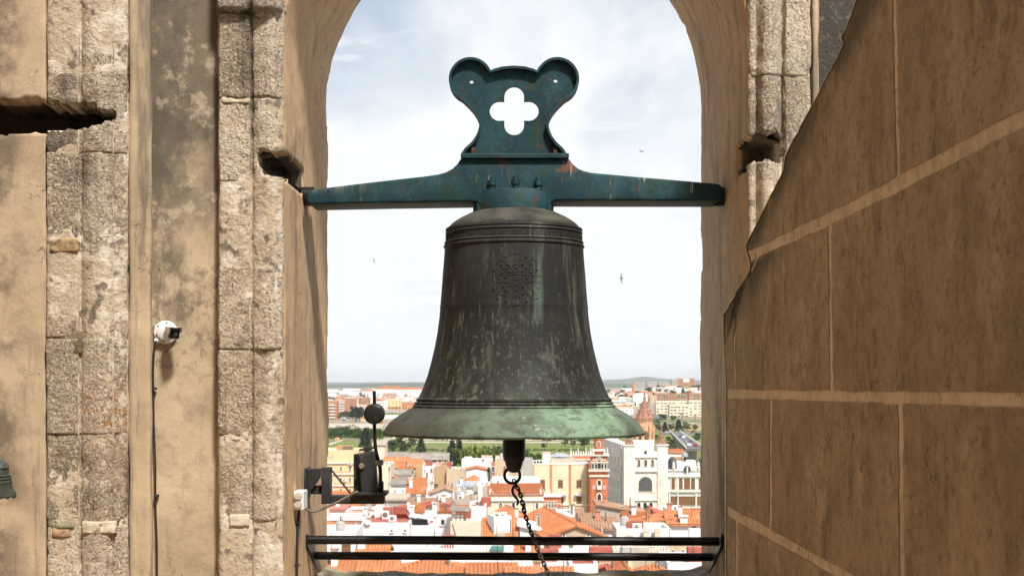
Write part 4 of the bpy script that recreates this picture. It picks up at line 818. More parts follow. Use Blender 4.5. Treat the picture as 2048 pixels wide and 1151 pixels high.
# ---- between the two rails and just above
house('white wall between the rails at the far left', 620, 712, 1062, 142, 7, 'flat', 'w', 'wf')
house('orange gabled roof between the rails on the left', 714, 772, 1110, 128, 7, 'gx', 'w', 't2', 1.5, chim=((.1, .3, 1.0, .7),), yr=1087)
house('white house with stone quoin between the rails', 768, 852, 1084, 139, 6, 'flat', 'w', 'wf')
T = house('cream roof terrace with slender balusters between the rails', 850, 972, 1100, 124, 7, 'flat', 'c', 'wf', par=.1)
for i in range(22): part('baluster', M_frame, T[0], lambda m: m.box(.2 + i * .23, .27 + i * .23, .1, .17, T[2], T[2] + .7))
part('handrail', M_frame, T[0], lambda m: m.box(.1, 5.3, .07, .2, T[2] + .7, T[2] + .78))
T = house('small white house with a teal awning between the rails', 968, 1036, 1096, 131, 6, 'flat', 'w', 'wf')
part('awning', surf('teal_awning', (.10, .27, .24), .7), T[0], lambda m: m.box(.6, 1.85, -.6, .2, T[2] - .1, T[2] + .25))
house('orange lean-to roof right of the chain between the rails', 1032, 1116, 1110, 124, 5, 'shed', 'w', 't2', 1.0, yaw=-4, yr=1091)
house('white party wall right of the chain between the rails', 1082, 1200, 1096, 121, 5, 'flat', 'w', 'wf')
house('tan tiled roof below the stone gable on the right', 1170, 1232, 1111, 126, 6, 'gx', 'b', 'ot', 1.2, yr=1092)
house('pale old tile roof between the rails on the right', 1233, 1334, 1108, 124, 6, 'gx', 'w', 'pt', .9, yr=1095)
house('blank beige wall between the rails at the right jamb', 1332, 1440, 1089, 131, 6, 'flat', 'b', 'wf', wins=((1346, 1101, 3, 1.5, 'n'), (1366, 1101, 3, 1.5, 'n'), (1388, 1101, 3, 1.5, 'n')))
# ---- above the upper rail, left
T = house('red-walled house with a white flat roof at the left', 600, 720, 1040, 170, 11, 'flat', 'k', 'wf', par=.1, wins=((684, 1044, 3, 3, 'n'),))
part('coping', M_frame, T[0], lambda m: m.box(-.1, T[1] + .1, -.08, .3, T[2], T[2] + .16))
house('low orange roof in front of the red wall at the left', 620, 703, 1068, 150, 5, 'sl', 'w', 't2', 1.1)
T = house('white house with red roof terrace and air conditioners', 723, 819, 1044, 163, 11, 'flat', 'w', 'rt', par=.06, wins=((783.5, 1060, 5, 4.2, 'n'), (810, 1060, 5, 4.2, 'n')), chim=((.02, .3, 1.2, .5), (.97, .5, 1.2, .6)))
acunit(T[0], 3.0, 1.2, T[2]); acunit(T[0], 2.0, 4.0, T[2], .8, 1.0); dish(T[0], .75, -.1, T[2] + .2, .42); dish(T[0], .1, 1.5, T[2] + .45, .4)
part('stair_block', WALL['w'], T[0], lambda m: m.box(.9, 1.5, 6, 9, T[2], T[2] + 1.3)); part('stair_roof', ROOF['rt'], T[0], lambda m: m.box(3.6, 5.2, 5, 8, T[2] + .5, T[2] + .75)); part('pipe', M_frame, T[0], lambda m: m.tube([(2.45, -.05, 0), (2.45, -.05, T[2])], .05, 6))
T = house('white house with glazed veranda next to the square window', 819, 868, 1050, 166, 6, 'flat', 'w', 'wf', par=.1)
for i in range(6): part('veranda_post', M_dull, T[0], lambda m: m.box(.15 + i * .38, .2 + i * .38, .5, .55, T[2], T[2] + .65))
part('veranda_glass', M_glass, T[0], lambda m: m.box(.15, 2.05, .9, .93, T[2], T[2] + .62)); part('veranda_roof', M_frame, T[0], lambda m: m.prism([(-.1, .3, T[2] + .98), (2.4, .3, T[2] + .68), (2.4, .3, T[2] + .74), (-.1, .3, T[2] + 1.06)], (0, 4, 0)))
part('flower_box', surf('crimson_flowers', (.35, .03, .09), .9), T[0], lambda m: m.box(2.35, 2.75, -.15, .15, T[2] + .35, T[2] + .55))
house('tall plain white house with one square window', 867, 902, 1024, 162, 8, 'shed', 'w', 't', .7, wins=((885.5, 1042.5, 11, 12),), chim=((.06, .1, .9, .5),), ov=.05, yr=1016)
T = house('cream stained wall topped by a glazed pergola', 901, 968, 1041, 158, 8, 'flat', 'c', 'wf', par=.1)
for i in range(5): part('pergola_post', M_shut, T[0], lambda m: m.box(.1 + i * .48, .17 + i * .48, .2, .27, T[2], T[2] + 1.0))
for k in (.45, .75, 1.0): part('pergola_rail', M_shut, T[0], lambda m: m.box(.1, 2.1, .2, .27, T[2] + k - .03, T[2] + k + .03))
part('pergola_glass', M_frame, T[0], lambda m: m.box(.1, 1.4, .32, .34, T[2], T[2] + .7)); part('pergola_roof', ROOF['gt'], T[0], lambda m: m.prism([(-.1, .1, T[2] + 1.15), (2.1, .1, T[2] + 1.0), (2.1, .1, T[2] + 1.08), (-.1, .1, T[2] + 1.23)], (0, 3, .25)))
house('broad orange roof sloping behind the cream wall', 967, 1030, 1080, 141, 14, 'shed', 'w', 't2', .9, yr=1038)
house('white dormer block standing on the broad orange roof', 988, 1023, 1032, 142.3, 3, 'flat', 'w', 'wf', yaw=14)
house('orange roof with a white skylight sheet by the chain', 1046, 1102, 1056, 154, 18, 'gy', 'w', 't2', .9, yaw=11)
T = house('old tile roof on a stone gable with two vents', 1092, 1212, 1074, 138, 19, 'gy', 's', 't', 1.15, yaw=8, wins=((1128, 1069, 6, 3, 'n'), (1177, 1069, 6, 3, 'n')))
house('white lean-to wall left of the stone gable', 1040, 1094, 1062, 143, 6, 'sl', 'w', 'wf', .6)
house('dark ribbed tile roof with a white wall beneath', 1168, 1233, 1056, 149, 7, 'gx', 'w', 'ot', 1.25, yr=1035)
T = house('brown tile roof with a white sheet laid on it', 1097, 1165, 1037, 167, 6, 'shed', 'gb', 'ot', .75, yr=1019)
part('roof_sheet', M_frame, T[0], lambda m: m.add([(a_ * T[1], b_ * T[4], T[2] + b_ * T[5] + c_) for c_ in (.22, .17) for a_, b_ in ((.25, .04), (.78, .04), (.70, .9), (.24, .9))], [(0, 1, 2, 3), (7, 6, 5, 4), (0, 4, 5, 1), (1, 5, 6, 2), (2, 6, 7, 3), (3, 7, 4, 0)]))
house('grey beige wall with a roof falling to the right below the church', 1195, 1292, 1026, 187, 7, 'sl', 'gb', 'ot', 1.15, chim=((.5, .2, .6, .6),))
house('orange roof with a brown edge below the church doors', 1249, 1298, 1037, 172, 6, 'gx', 'gb', 't', .7, yr=1025)
house('orange single pitch roof over a streaked brown wall', 1262, 1339, 1055, 150, 7, 'sr', 'br', 't2', .95)
T = house('long white parapet with two capped chimneys above the rail', 1233, 1342, 1056, 139, 6, 'flat', 'w', 'wf')
for x in (2.85, 3.95):
    o = part('chimney', WALL['c'], T[0], lambda m: m.box(x - .28, x + .28, -.9, -.35, 0, T[2] - .25)); MB().box(x - .36, x + .36, -.98, -.27, T[2] - .08, T[2] + .02).lathe([(.36, T[2] + .02), (.02, T[2] + .22)], 4, (x, -.62, 0)).build('chimney_cap', WALL['p'], o, local=True)
house('white house with tall window under an orange roof at the right jamb', 1338, 1440, 1047, 149, 7, 'shed', 'w', 't2', 1.3, wins=((1388, 1060, 9, 22),), chim=((.29, .1, .6, .75),), yr=1023)
house('long red roof ridge falling right below the white loggia', 1309, 1361, 1042, 163, 6, 'sl', 'r', 'rt', 1.1)
house('white cube behind the long red ridge', 1336, 1362, 1019, 178, 6, 'flat', 'w', 'wf')
house('orange roof directly below the white loggia', 1342, 1440, 1027, 200, 6, 'gx', 'w', 't', .6, yr=1018)
# ---- middle of the old town
house('pink roofed house behind the hammer bracket', 630, 692, 1018, 192, 8, 'gx', 'w', 'pk', .8, chim=((.7, .3, .8, .5),), yr=1008)
house('white house with a small red roof left of the hammer', 690, 770, 1022, 186, 8, 'flat', 'w', 'rt', grid=(3, 1, 2.0, 3), chim=((.5, .5, 1.4, .6),))
house('grey walled store with a pale tin roof', 769, 815, 998, 224, 9, 'gx', 'g', 'pt', 1.3, yr=988)
house('long brown tile roof in the middle of the left rooftops', 815, 899, 1013, 212, 10, 'gx', 'w', 'ot', 1.4, chim=((.25, .3, 1.4, .5), (.75, .3, 1.5, .5)), yr=997)
house('small bright orange roof right of the grey pipe', 800, 845, 1024, 190, 7, 'shed', 'w', 't', .9, yr=1012)
house('white house with a red eave in front of the brown tile roof', 842, 896, 1010, 200, 6, 'hip', 'w', 'rt', .6, yr=1003)
house('white house with a dark tile roof left of the steep orange roof', 782, 817, 968, 268, 8, 'gx', 'w', 'gt', 1.5, wins=((790, 980, 3, 4), (806, 980, 3, 4)), yr=954)
house('steep bright orange roof with a white chimney stack', 814, 849, 986, 248, 7, 'shed', 'w', 't2', 2.1, chim=((.18, .4, 2.3, .6),), yr=957, pitch=.5)
house('white gabled house below the brown blocks', 858, 922, 987, 238, 8, 'gy', 'w', 'ot', 1.0, wins=((904, 989, 3, 3, 'n'),))
house('white house with dark slit windows left of the brown blocks', 845, 870, 931, 318, 9, 'flat', 'w', 'wf', wins=((849, 941, 1.6, 6, 'n'), (854, 948, 2, 7, 's'), (863, 939, 1.8, 6, 's'), (854, 966, 2, 7, 's'), (863, 963, 9, 4, 'd')))
house('brown rendered windowless block', 868, 893, 934, 302, 9, 'flat', 'br', 'rt', chim=((.8, .2, .6, 1.0),))
house('tan windowless block joined to the brown block', 893, 930, 937, 301, 9, 'flat', 'b', 'wf', wins=((897, 966, 1.5, 4, 'n'),))
house('slate roofed white house below the tan block', 914, 950, 972, 262, 8, 'gx', 'w', 'tin', .8, yr=963)
house('white cubes with an orange chimney below the tan block', 905, 950, 987, 232, 8, 'flat', 'w', 'tin', chim=((.3, .2, 1.0, .6),))
house('long grey beige wall left of the white pier', 905, 953, 996, 206, 7, 'flat', 'gb', 'ot')
house('orange roof below the long grey beige wall', 914, 947, 1019, 184, 6, 'gx', 'w', 't', .6, yr=1011)
house('white stepped wall left of the orange skylight roof', 938, 972, 1011, 181, 8, 'flat', 'w', 'rt')
house('tall narrow white pier between grey walls', 954, 964.5, 966, 226, 3, 'flat', 'w', 'wf')
house('grey wall behind the tall white pier', 946, 974, 968, 230, 6, 'flat', 'gb', 'wf')
T = house('cream classical house with a broad orange roof in the centre', 974, 1087, 989, 236, 11, 'gx', 'c', 't', 1.6, yaw=3, wins=((1001, 1011, 8, 14), (1027, 1011, 9, 16, 'd'), (1049, 1011, 8, 16, 'd'), (1074, 1011, 6, 13, 'n')), ov=.12, yr=968)
part('cornice', M_frame, T[0], lambda m: m.box(-.15, T[1] + .15, -.25, 0, T[2] - 1.0, T[2] - .75)); part('attic_band', M_frame, T[0], lambda m: m.box(-.05, T[1] + .05, -.1, .0, T[2] - .12, T[2] + .12))
for f_ in (.43, .05, .95): part('finial', M_frame, T[0], lambda m: m.lathe([(.12, T[2] + .1), (.2, T[2] + .5), (.1, T[2] + .8), (.02, T[2] + 1.2)], 8, (T[1] * f_, .1, 0)))
house('low white terraces behind the broad orange roof', 984, 1080, 958, 272, 9, 'flat', 'w', 'wf', wins=((996, 963, 2, 4, 's'),), chim=((.3, .3, .8, .5), (.6, .3, .8, .5)))
house('small orange roofs left of the cypress', 930, 963, 961, 288, 9, 'hip', 'w', 't2', 1.4, yr=950)
house('pale tan warehouse wall behind the clapper ring', 990, 1041, 916, 326, 14, 'flat', 'b', 'wf', sides=None)
house('grey warehouse wall right of the clapper', 1041, 1066, 919, 334, 12, 'flat', 'g', 'tin')
T = house('white stepped apartment house above the cypress', 923, 985, 919, 398, 10, 'flat', 'w', 'wf', wins=((966, 919, 4, 5), (980, 921, 2, 3)))
part('roof_tower', WALL['w'], T[0], lambda m: m.box(.8, 2.9, 1, 5, T[2], T[2] + .7)); part('roof_tower', WALL['w'], T[0], lambda m: m.box(5.6, 8.5, .3, 5, T[2], T[2] + .9)); part('tower_coping', WALL['p'], T[0], lambda m: m.box(5.5, 8.6, .2, 5.1, T[2] + .9, T[2] + 1.05))
house('white gabled house in front of the stepped apartment house', 928, 978, 939, 372, 8, 'gy', 'w', 't2', .7)
house('brick side wall with balconies right of the cypress', 982, 991, 925, 350, 7, 'flat', 'k', 'wf', grid=(1, 3, 1.5, 2.6))
house('white house under small orange roof in the left rooftops', 781, 809, 934, 332, 8, 'gx', 'w', 't2', 1.2, yr=923)
house('tiny orange roof above the grey tiles', 801, 824, 940, 322, 6, 'gx', 'w', 't', .6, yr=934)
house('grey tiled roof above the white house with dark tiles', 779, 821, 948, 308, 8, 'gx', 'w', 'gt', 1.0, yr=939)
house('brown cube beside the white house with slit windows', 832, 848, 932, 338, 7, 'flat', 'br', 'wf')
house('orange single pitch roof below the long grey roof', 812, 843, 934, 346, 8, 'shed', 'b', 't2', 1.9, yr=917)
house('row of orange roofs behind the hammer rod', 768, 814, 922, 366, 8, 'gx', 'b', 't2', .9, chim=((.55, .3, 1.1, .5),), yr=914)
house('pink roof in front of the cream garages', 855, 893, 930, 352, 8, 'shed', 'w', 'pk', .7, yr=925)
T = house('long cream row under a grey tile roof by the lawn', 812, 896, 918, 424, 11, 'gx', 'c', 'gt', 1.7, wins=((854, 921, 3.5, 4), (854, 927, 3.5, 5), (868, 921, 11, 9, 'd'), (880, 921, 6, 7, 'd'), (890, 921, 4, 7, 'd')), yr=905.5)
house('lower grey tiled row at the left of the cream row', 764, 812, 913, 430, 11, 'gx', 'b', 'gt', 1.3, yr=904)
house('narrow tan tower block behind the hammer housing', 745, 769, 889, 372, 9, 'shed', 'c', 'pt', .9)
house('patchy plaster house below the narrow tan tower', 764, 782, 927, 300, 9, 'flat', 'c', 'wf', wins=((778, 937, 3, 9, 'n'),))
T = house('yellow apartment house with white floor bands at the left jamb', 590, 716, 899, 388, 14, 'flat', 'y', 'wf', wins=[(x, y, 4.2, 8.5) for y in (936, 958, 980) for x in (630, 645, 663.5, 682, 700)] + [(660, 913, 3, 4), (666, 913, 3, 4)], cat='apartment house')
for y in (925, 947, 970): part('floor_band', M_frame, T[0], lambda m: m.box(-.1, T[1] + .1, -.35, 0, zpx(y + 1.3, 388) - T[3], zpx(y - 1.3, 388) - T[3]))
for y in (947, 970): part('balcony_railing', M_dull, T[0], lambda m: [m.box(10.5 + i * .25, 10.54 + i * .25, -.33, -.3, zpx(y - 1.3, 388) - T[3], zpx(y - 6, 388) - T[3]) for i in range(20)])
part('penthouse', WALL['o'], T[0], lambda m: m.box(11, 15.2, 2, 8, T[2] - 1, T[2] + .9)); part('plant_cage', M_steel, T[0], lambda m: m.box(13, 15.5, .5, 1.8, T[2], T[2] + 1.0))
acunit(T[0], 14.7, -.5, zpx(929, 388) - T[3], 1.0, .8); acunit(T[0], 13.0, -.5, zpx(962, 388) - T[3], 1.0, .8)
# clutter on the nearer roofs and walls: aerials, flues, roof boxes, small windows, down pipes, line posts
def clutter(o, rng_):
    wl = [c_ for c_ in o.children if c_.name.startswith('wall')][0]; rf = [c_ for c_ in o.children if c_.name.startswith('roof')][0]
    zt = min(max(v.co.z for v in wl.data.vertices), 99); xs = max(v.co.x for v in wl.data.vertices); ys = max(v.co.y for v in wl.data.vertices)
    rz0 = min(v.co.z for v in rf.data.vertices); rz1 = max(v.co.z for v in rf.data.vertices); flat = rz1 - rz0 < .5
    if rng_.random() < .6: mast(o, rng_.uniform(.1, .9) * xs, rng_.uniform(.3, .7) * ys, zt - .6, rng_.uniform(1.6, 2.8), rng_.choice((0, 2, 3)))
    if flat:
        for _ in range(rng_.randint(1, 3)):
            x, y = rng_.uniform(.1, .8) * xs, rng_.uniform(.25, .7) * ys; k_ = rng_.random(); z = rz1
            if k_ < .35: acunit(o, x, y, z, .9, .7)
            elif k_ < .6: MB().box(x, x + rng_.uniform(.8, 1.8), y, y + 1.2, z, z + rng_.uniform(.8, 1.5)).build('roof_hut', rng_.choice((WALL['w'], WALL['gb'], ROOF['rt'])), o, local=True)
            elif k_ < .8: MB().lathe([(.45, z + .3), (.48, z + .6), (.45, z + 1.2), (.1, z + 1.3)], 12, (x, y, 0), cap=True).build('water_tank', WALL['g'], o, local=True)
            else: MB().tube([(x, y, z), (x, y, z + 1.3), (x + 1.6, y, z + 1.3), (x + 1.6, y, z)], .03, 5).box(x + .3, x + .8, y - .01, y + .01, z + .6, z + 1.28).box(x + .9, x + 1.3, y - .01, y + .01, z + .75, z + 1.28).build('clothes_line', M_frame, o, local=True)
    else:
        if rng_.random() < .6:
            fx, fy = rng_.uniform(.15, .85), rng_.uniform(.25, .6); z = lerp(rz0, rz1, .6); cw = rng_.uniform(.4, .6); X_, Y_ = xs * fx, ys * fy
            c_ = MB().box(X_-cw/2, X_+cw/2, Y_-cw/2, Y_+cw/2, z - .8, z + 1.0).build('chimney', WALL[rng_.choice(('w', 'w', 'o', 'gb'))], o, local=True); MB().box(X_-cw*.62, X_+cw*.62, Y_-cw*.62, Y_+cw*.62, z + 1.0, z + 1.12).build('chimney_cap', ROOF['ot'], c_, local=True)
        if rng_.random() < .4: MB().tube([(xs * .7, ys * .3, rz0), (xs * .7, ys * .3, rz1 + .5)], .09, 7).build('flue', M_steel, o, local=True)
    n_w = len([c_ for c_ in o.children if c_.name.startswith('window')])
    if n_w == 0 and xs > 2.5:
        for _ in range(rng_.randint(1, 3)):
            if rng_.random() < .75: window(o, rng_.uniform(.12, .88) * xs, zt - rng_.uniform(1.2, 4.2) - (0 if flat else rz1 - rz0), rng_.choice((.5, .8, .9)), rng_.choice((.6, 1.1, 1.3)), rng_.choice('dns'))
    if rng_.random() < .6: MB().tube([(xs * rng_.choice((.06, .94)), -.06, 0), (xs * rng_.choice((.06, .94)), -.06, zt - .3)], .05, 5).build('down_pipe', rng_.choice((M_steel, M_frame)), o, local=True)
rng9 = random.Random(9)
for o in [q for q in COL.objects if q.name.startswith('town_house')]:
    if 90 < o.location.y < 330: clutter(o, rng9)
# plain low houses that fill the blocks between the roofs above
kinds = 0; random.seed(21); seen = []
for Y in (104, 118, 133, 150, 170, 192, 215, 240, 268, 300, 335, 375, 430, 480):
    x = 640 + random.uniform(-30, 0)
    while x < 1400:
        wpx = random.uniform(7, 13) * F / Y
        if not (Y > 285 and x + wpx > 1060) and not (Y > 440 and x + wpx > 900):
            zt = ground(0, Y) + random.uniform(4.8, 6.4); kinds += 1; wk, rk, rt_ = random.choice('wwwccb'), random.choice(('t', 't2', 'ot', 't2')), random.choice(('gx', 'gx', 'shed', 'flat')); xc = x + wpx / 2
            where = next(t_ for lim, t_ in ((740, 'behind the hammer bracket'), (830, 'below the long grey roof'), (930, 'below the brown and tan blocks'), (1020, 'left of the chain'), (1110, 'just right of the chain'), (1220, 'below the palace and red tower'), (1320, 'below the church front'), (9999, 'below the white loggia house')) if xc < lim)
            house('low %s house, %s roof, half hidden %s' % ({'w': 'white', 'c': 'cream', 'b': 'beige'}[wk], 'flat' if rt_ == 'flat' else {'t': 'terracotta', 't2': 'bright orange', 'ot': 'old brown'}[rk] + (' single pitch' if rt_ == 'shed' else ' gabled'), where), x, x + wpx * .96, CY - zt * F / Y, Y, Y * .07, rt_, wk, rk, random.uniform(.6, 1.0), group='low houses filling the old town')
        x += wpx
# ================================================================ the landmarks
def arch_pts(cx, z0, zs, w_, n=10, point=0):
    """outline of an arched opening: springs at zs, half width w_"""
    l = [(cx - w_, z0), (cx + w_, z0)]
    for i in range(n + 1):
        a = math.pi * i / n; x = math.cos(a) * w_; z = math.sin(a) * w_ * (1 + point); l.append((cx + x, zs + z))
    return l
def arched(t, cx, z0, zs, w_, pane=None, frame=None, y=0, point=0, fr=.18):
    o_ = arch_pts(cx, z0 - fr * .3, zs, w_ + fr, 12, point); i_ = arch_pts(cx, z0, zs, w_, 12, point)
    mb = MB(); n = len(o_)
    for k in range(n):
        a, b, c, d = o_[k], o_[(k+1) % n], i_[(k+1) % n], i_[k]
        mb.add([(a[0], y - .14, a[1]), (b[0], y - .14, b[1]), (c[0], y - .14, c[1]), (d[0], y - .14, d[1]), (c[0], y + .02, c[1]), (d[0], y + .02, d[1]), (a[0], y + .02, a[1]), (b[0], y + .02, b[1])], [(0, 1, 2, 3), (3, 2, 4, 5), (0, 6, 7, 1)])
    w = mb.build('window', frame or M_frame, t, local=True)
    MB().prism([(x, y - .02, z) for x, z in i_], (0, .05, 0)).build('pane', pane or M_glass, w, local=True); return w
def rect(t, name, mat, x0, x1, z0, z1, y0=-.12, y1=.0): return MB().box(x0, x1, y0, y1, z0, z1).build(name, mat, t, local=True)
def spirelet(mb, x, y, z, r, h, n=8):
    mb.lathe([(r, z), (r, z + h * .12), (r * .7, z + h * .16), (r * .42, z + h * .5), (r * .55, z + h * .53), (r * .2, z + h * .8), (r * .3, z + h * .84), (.02, z + h)], n, (x, y, 0))
M_red = surf('red_brickwork', (.52,.165,.075), .85, layers=[dict(c=(.38,.11,.055), s=1.1, lo=.45, hi=.65, a=.7), dict(c=(.62,.25,.13), s=4, off=4, lo=.5, hi=.65, a=.6)])
M_cream = surf('cream_stucco', (.76,.64,.44), .85, layers=[dict(c=(.64,.51,.34), s=.4, lo=.45, hi=.68, a=.7), dict(c=(.55,.42,.28), s=1.6, st=(1, 1, .2), off=5, lo=.56, hi=.7, a=.6)])
M_trim = surf('white_trim', (.78,.74,.66), .8, layers=[dict(c=(.6,.54,.45), s=1.5, lo=.5, hi=.68, a=.6)])
M_stone = surf('church_whitewash', (.77,.73,.665), .9, layers=[dict(c=(.62,.56,.48), s=.5, st=(1, 1, .4), lo=.46, hi=.66, a=.75), dict(c=(.48,.43,.37), s=2.5, st=(1, 1, .12), off=6, lo=.58, hi=.7, a=.7)])
M_terra = surf('terracotta_lantern', (.62,.39,.235), .85, layers=[dict(c=(.46,.25,.14), s=1.2, lo=.45, hi=.65, a=.8), dict(c=(.7,.5,.33), s=2, off=4, lo=.52, hi=.66, a=.7)])
M_spire = surf('brown_spire', (.37,.20,.14), .85, layers=[dict(c=(.24,.10,.075), s=2, lo=.45, hi=.65, a=.7)])
M_tracery = surf('grey_tracery', (.055,.055,.06), .7, layers=[dict(c=(.20,.195,.19), s=4, lo=.50, hi=.58, a=.9, det=1)])
# ---- cream palace with orange pilasters, joined to its red tower
YP = 342; k = YP / F; zg = ground(10, YP) - .3
pal = thing('palace', 'cream palace with orange pilasters beside the red tower', 'building', (PX(1064, YP), YP, zg))
X = lambda px: (px - 1064) * k; Z = lambda py: zpx(py, YP) - zg
MB().box(0, X(1177), 0, 16, 0, Z(928)).build('wall', M_cream, pal, local=True); MB().box(-.1, X(1177.5), -.1, 16, Z(928), Z(926.5)).build('roof_edge', M_trim, pal, local=True)
for px in (1064, 1100, 1138, 1173.5): rect(pal, 'pilaster', WALL['o'], X(px) + .02, X(px + 4.4), 0, Z(928.3), -.22)
for px, py, w_, h_ in ((1085, 969, 10, 21), (1121, 966, 10, 14), (1158, 966, 10, 14), (1158, 999, 10, 15), (1124, 998, 5, 14)): window(pal, X(px), Z(py), w_ * k, h_ * k, 's')
for px, py in ((1158, 988), (1124, 988.5)):
    MB().prism([(X(px - 9), 0, Z(py)), (X(px - 9), -.9, Z(py + 1.5)), (X(px - 9), -.9, Z(py + 2.5)), (X(px - 9), 0, Z(py + 2.5))], (18 * k, 0, 0)).build('awning', surf('mauve_awning', (.42, .33, .42), .8), pal, local=True)
rect(pal, 'plinth_band', M_trim, 0, X(1190), Z(1009.5), Z(1007), -.3)
MB().box(X(1086.5), X(1101.5), 4, 7, Z(928), Z(906.5)).build('roof_block', WALL['w'], pal, local=True); MB().box(X(1086), X(1102), 3.9, 7.1, Z(906.5), Z(905.5)).build('block_coping', WALL['p'], pal, local=True)
MB().box(X(1102), X(1150), 3, 9, Z(928), Z(917)).build('roof_storey', WALL['gb'], pal, local=True); MB().lathe([(3.0, Z(914.5)), (1.0, Z(907.5)), (.02, Z(907.3))], 4, (X(1122), 6, 0)).build('skylight', ROOF['tin'], pal, local=True)
for i in range(4): MB().box(X(1062 + i * 6), X(1066.5 + i * 6), 2, 4, Z(927.5 - 0), Z(922.5)).build('solar_panel', M_glass, pal, local=True)
# red ground-floor gallery with four little arches
gal = thing('arcaded_gallery', 'low red brick gallery with four small arched windows', 'building', (PX(1086, 318), 318, ground(5, 318) - .3)); k2 = 318 / F; zg2 = ground(5, 318) - .3
x2 = lambda px: (px - 1086) * k2; z2 = lambda py: zpx(py, 318) - zg2
MB().box(0, x2(1122), 0, 7, 0, z2(993)).build('wall', M_red, gal, local=True); MB().box(-.2, x2(1123), -.3, 7, z2(993), z2(991)).build('cornice', M_trim, gal, local=True)
for i in range(4): arched(gal, x2(1093 + i * 6), z2(1013), z2(1004), .24, M_shut, M_trim, fr=.12)
MB().box(x2(1090), x2(1115), -.14, 0, z2(1019), z2(1014)).build('sill_band', M_trim, gal, local=True); MB().box(0, x2(1122), -.08, 0, z2(1007), z2(1005.6)).build('string_course', M_trim, gal, local=True)
part('crest', M_trim, gal, lambda m: [m.box(x2(1090 + i * 2.6), x2(1091.6 + i * 2.6), 0, .3, z2(991), z2(988 - 1.5 * (i % 2))) for i in range(11)])
for px in (1087, 1100, 1118): part('finial', M_trim, gal, lambda m: spirelet(m, x2(px), .2, z2(991), .28, 1.6))
# red tower
YT = 338; kt = YT / F; zt_ = ground(20, YT) - .3
tw = thing('red_tower', 'ornate red brick tower with white balustrades and lantern', 'tower', (PX(1181, YT), YT, zt_))
x3 = lambda px: (px - 1181) * kt; z3 = lambda py: zpx(py, YT) - zt_; w3 = x3(1216)
MB().box(0, w3, 0, w3, 0, z3(938)).build('wall', M_red, tw, local=True)
MB().box(.15, w3 - .15, .15, w3 - .15, z3(938), z3(909)).build('belfry_stage', M_red, tw, local=True)
for a, b, c_, e in ((952.5, 949.5, .3, 'string_course'), (942, 940, .45, 'balcony_slab'), (911, 909, .35, 'cornice'), (925, 923, .12, 'impost_band')): MB().box(-c_, w3 + c_, -c_, w3 + c_, z3(a), z3(b)).build(e, M_trim, tw, local=True)
part('balustrade', M_trim, tw, lambda m: [m.box(-.4 + i * .26, -.27 + i * .26, -.4, -.3, z3(940), z3(937)) for i in range(19)] + [m.box(-.45, w3 + .45, -.45, -.28, z3(937), z3(936.3))])
for px in (1186, 1192, 1205, 1211): arched(tw, x3(px), z3(936), z3(929), .26, M_glass, M_trim, y=.15, fr=.1)
arched(tw, x3(1198.5), z3(937), z3(922), .36, M_glass, M_trim, y=.15, fr=.16)
part('gable_hood', M_trim, tw, lambda m: m.prism([(x3(1191), .0, z3(916)), (x3(1206), .0, z3(916)), (x3(1198.5), .0, z3(910.5))], (0, .2, 0)))
for px in (1187.5, 1192.5, 1204.5, 1209.5): part('roundel', M_trim, tw, lambda m: m.lathe([(.24, 0), (.24, .06), (.1, .06)], 10, (x3(px), .12, z3(918.5)), axis='Y'))
arched(tw, x3(1198.5), z3(970), z3(963), .42, M_glass, M_trim, fr=.22); rect(tw, 'window_balcony', M_trim, x3(1194), x3(1203), z3(978), z3(970), -.6)
arched(tw, x3(1198.5), z3(1002), z3(991), .42, M_glass, M_trim, fr=.22, point=.3)
for px in (1185.5, 1188, 1190.3, 1206.5, 1208.8, 1211.2): rect(tw, 'slit', M_trim, x3(px) - .06, x3(px) + .06, z3(978), z3(970))
lx0, lx1 = x3(1187), x3(1208); c = (lx0 + lx1) / 2
MB().box(lx0, lx1, .7, .7 + lx1 - lx0, z3(909), z3(902)).build('lantern_base', M_red, tw, local=True); MB().box(lx0 - .3, lx1 + .3, .4, 1 + lx1 - lx0, z3(902), z3(898)).build('lantern_gallery', M_trim, tw, local=True)
MB().lathe([(1.1, z3(898)), (1.1, z3(879)), (1.3, z3(878.5)), (1.3, z3(877)), (.9, z3(874)), (.4, z3(866)), (.05, z3(860))], 8, (c, .7 + (lx1 - lx0) / 2, 0)).build('lantern', M_red, tw, local=True)
arched(tw, c, z3(893), z3(885), .3, M_glass, M_trim, y=.7 + (lx1 - lx0) / 2 - 1.03, fr=.15)
for px in (1181.5, 1186.5, 1209, 1215): part('pinnacle', M_trim, tw, lambda m: spirelet(m, x3(px), .2, z3(909), .3, 1.9))
# crenellated wing on its left
YW = 352; kw = YW / F; zw = ground(15, YW) - .3; wing = thing('crenellated_wing', 'red brick wing with white pinnacles left of the red tower', 'building', (PX(1140, YW), YW, zw))
x4 = lambda px: (px - 1140) * kw; z4 = lambda py: zpx(py, YW) - zw
MB().box(0, x4(1180), 0, 7, 0, z4(918)).build('wall', M_red, wing, local=True); MB().box(-.1, x4(1180), -.25, 7, z4(919), z4(917)).build('cornice', M_trim, wing, local=True); MB().box(0, x4(1180), .1, .5, z4(917), z4(910)).build('parapet', M_red, wing, local=True)
for i in range(8): part('merlon', M_trim, wing, lambda m: spirelet(m, x4(1142 + i * 5), .3, z4(911), .3, 1.3 + .8 * (i % 3 == 0)))
for i in range(5): arched(wing, x4(1152 + i * 5), z4(928), z4(924), .2, M_glass, M_trim, fr=.08)
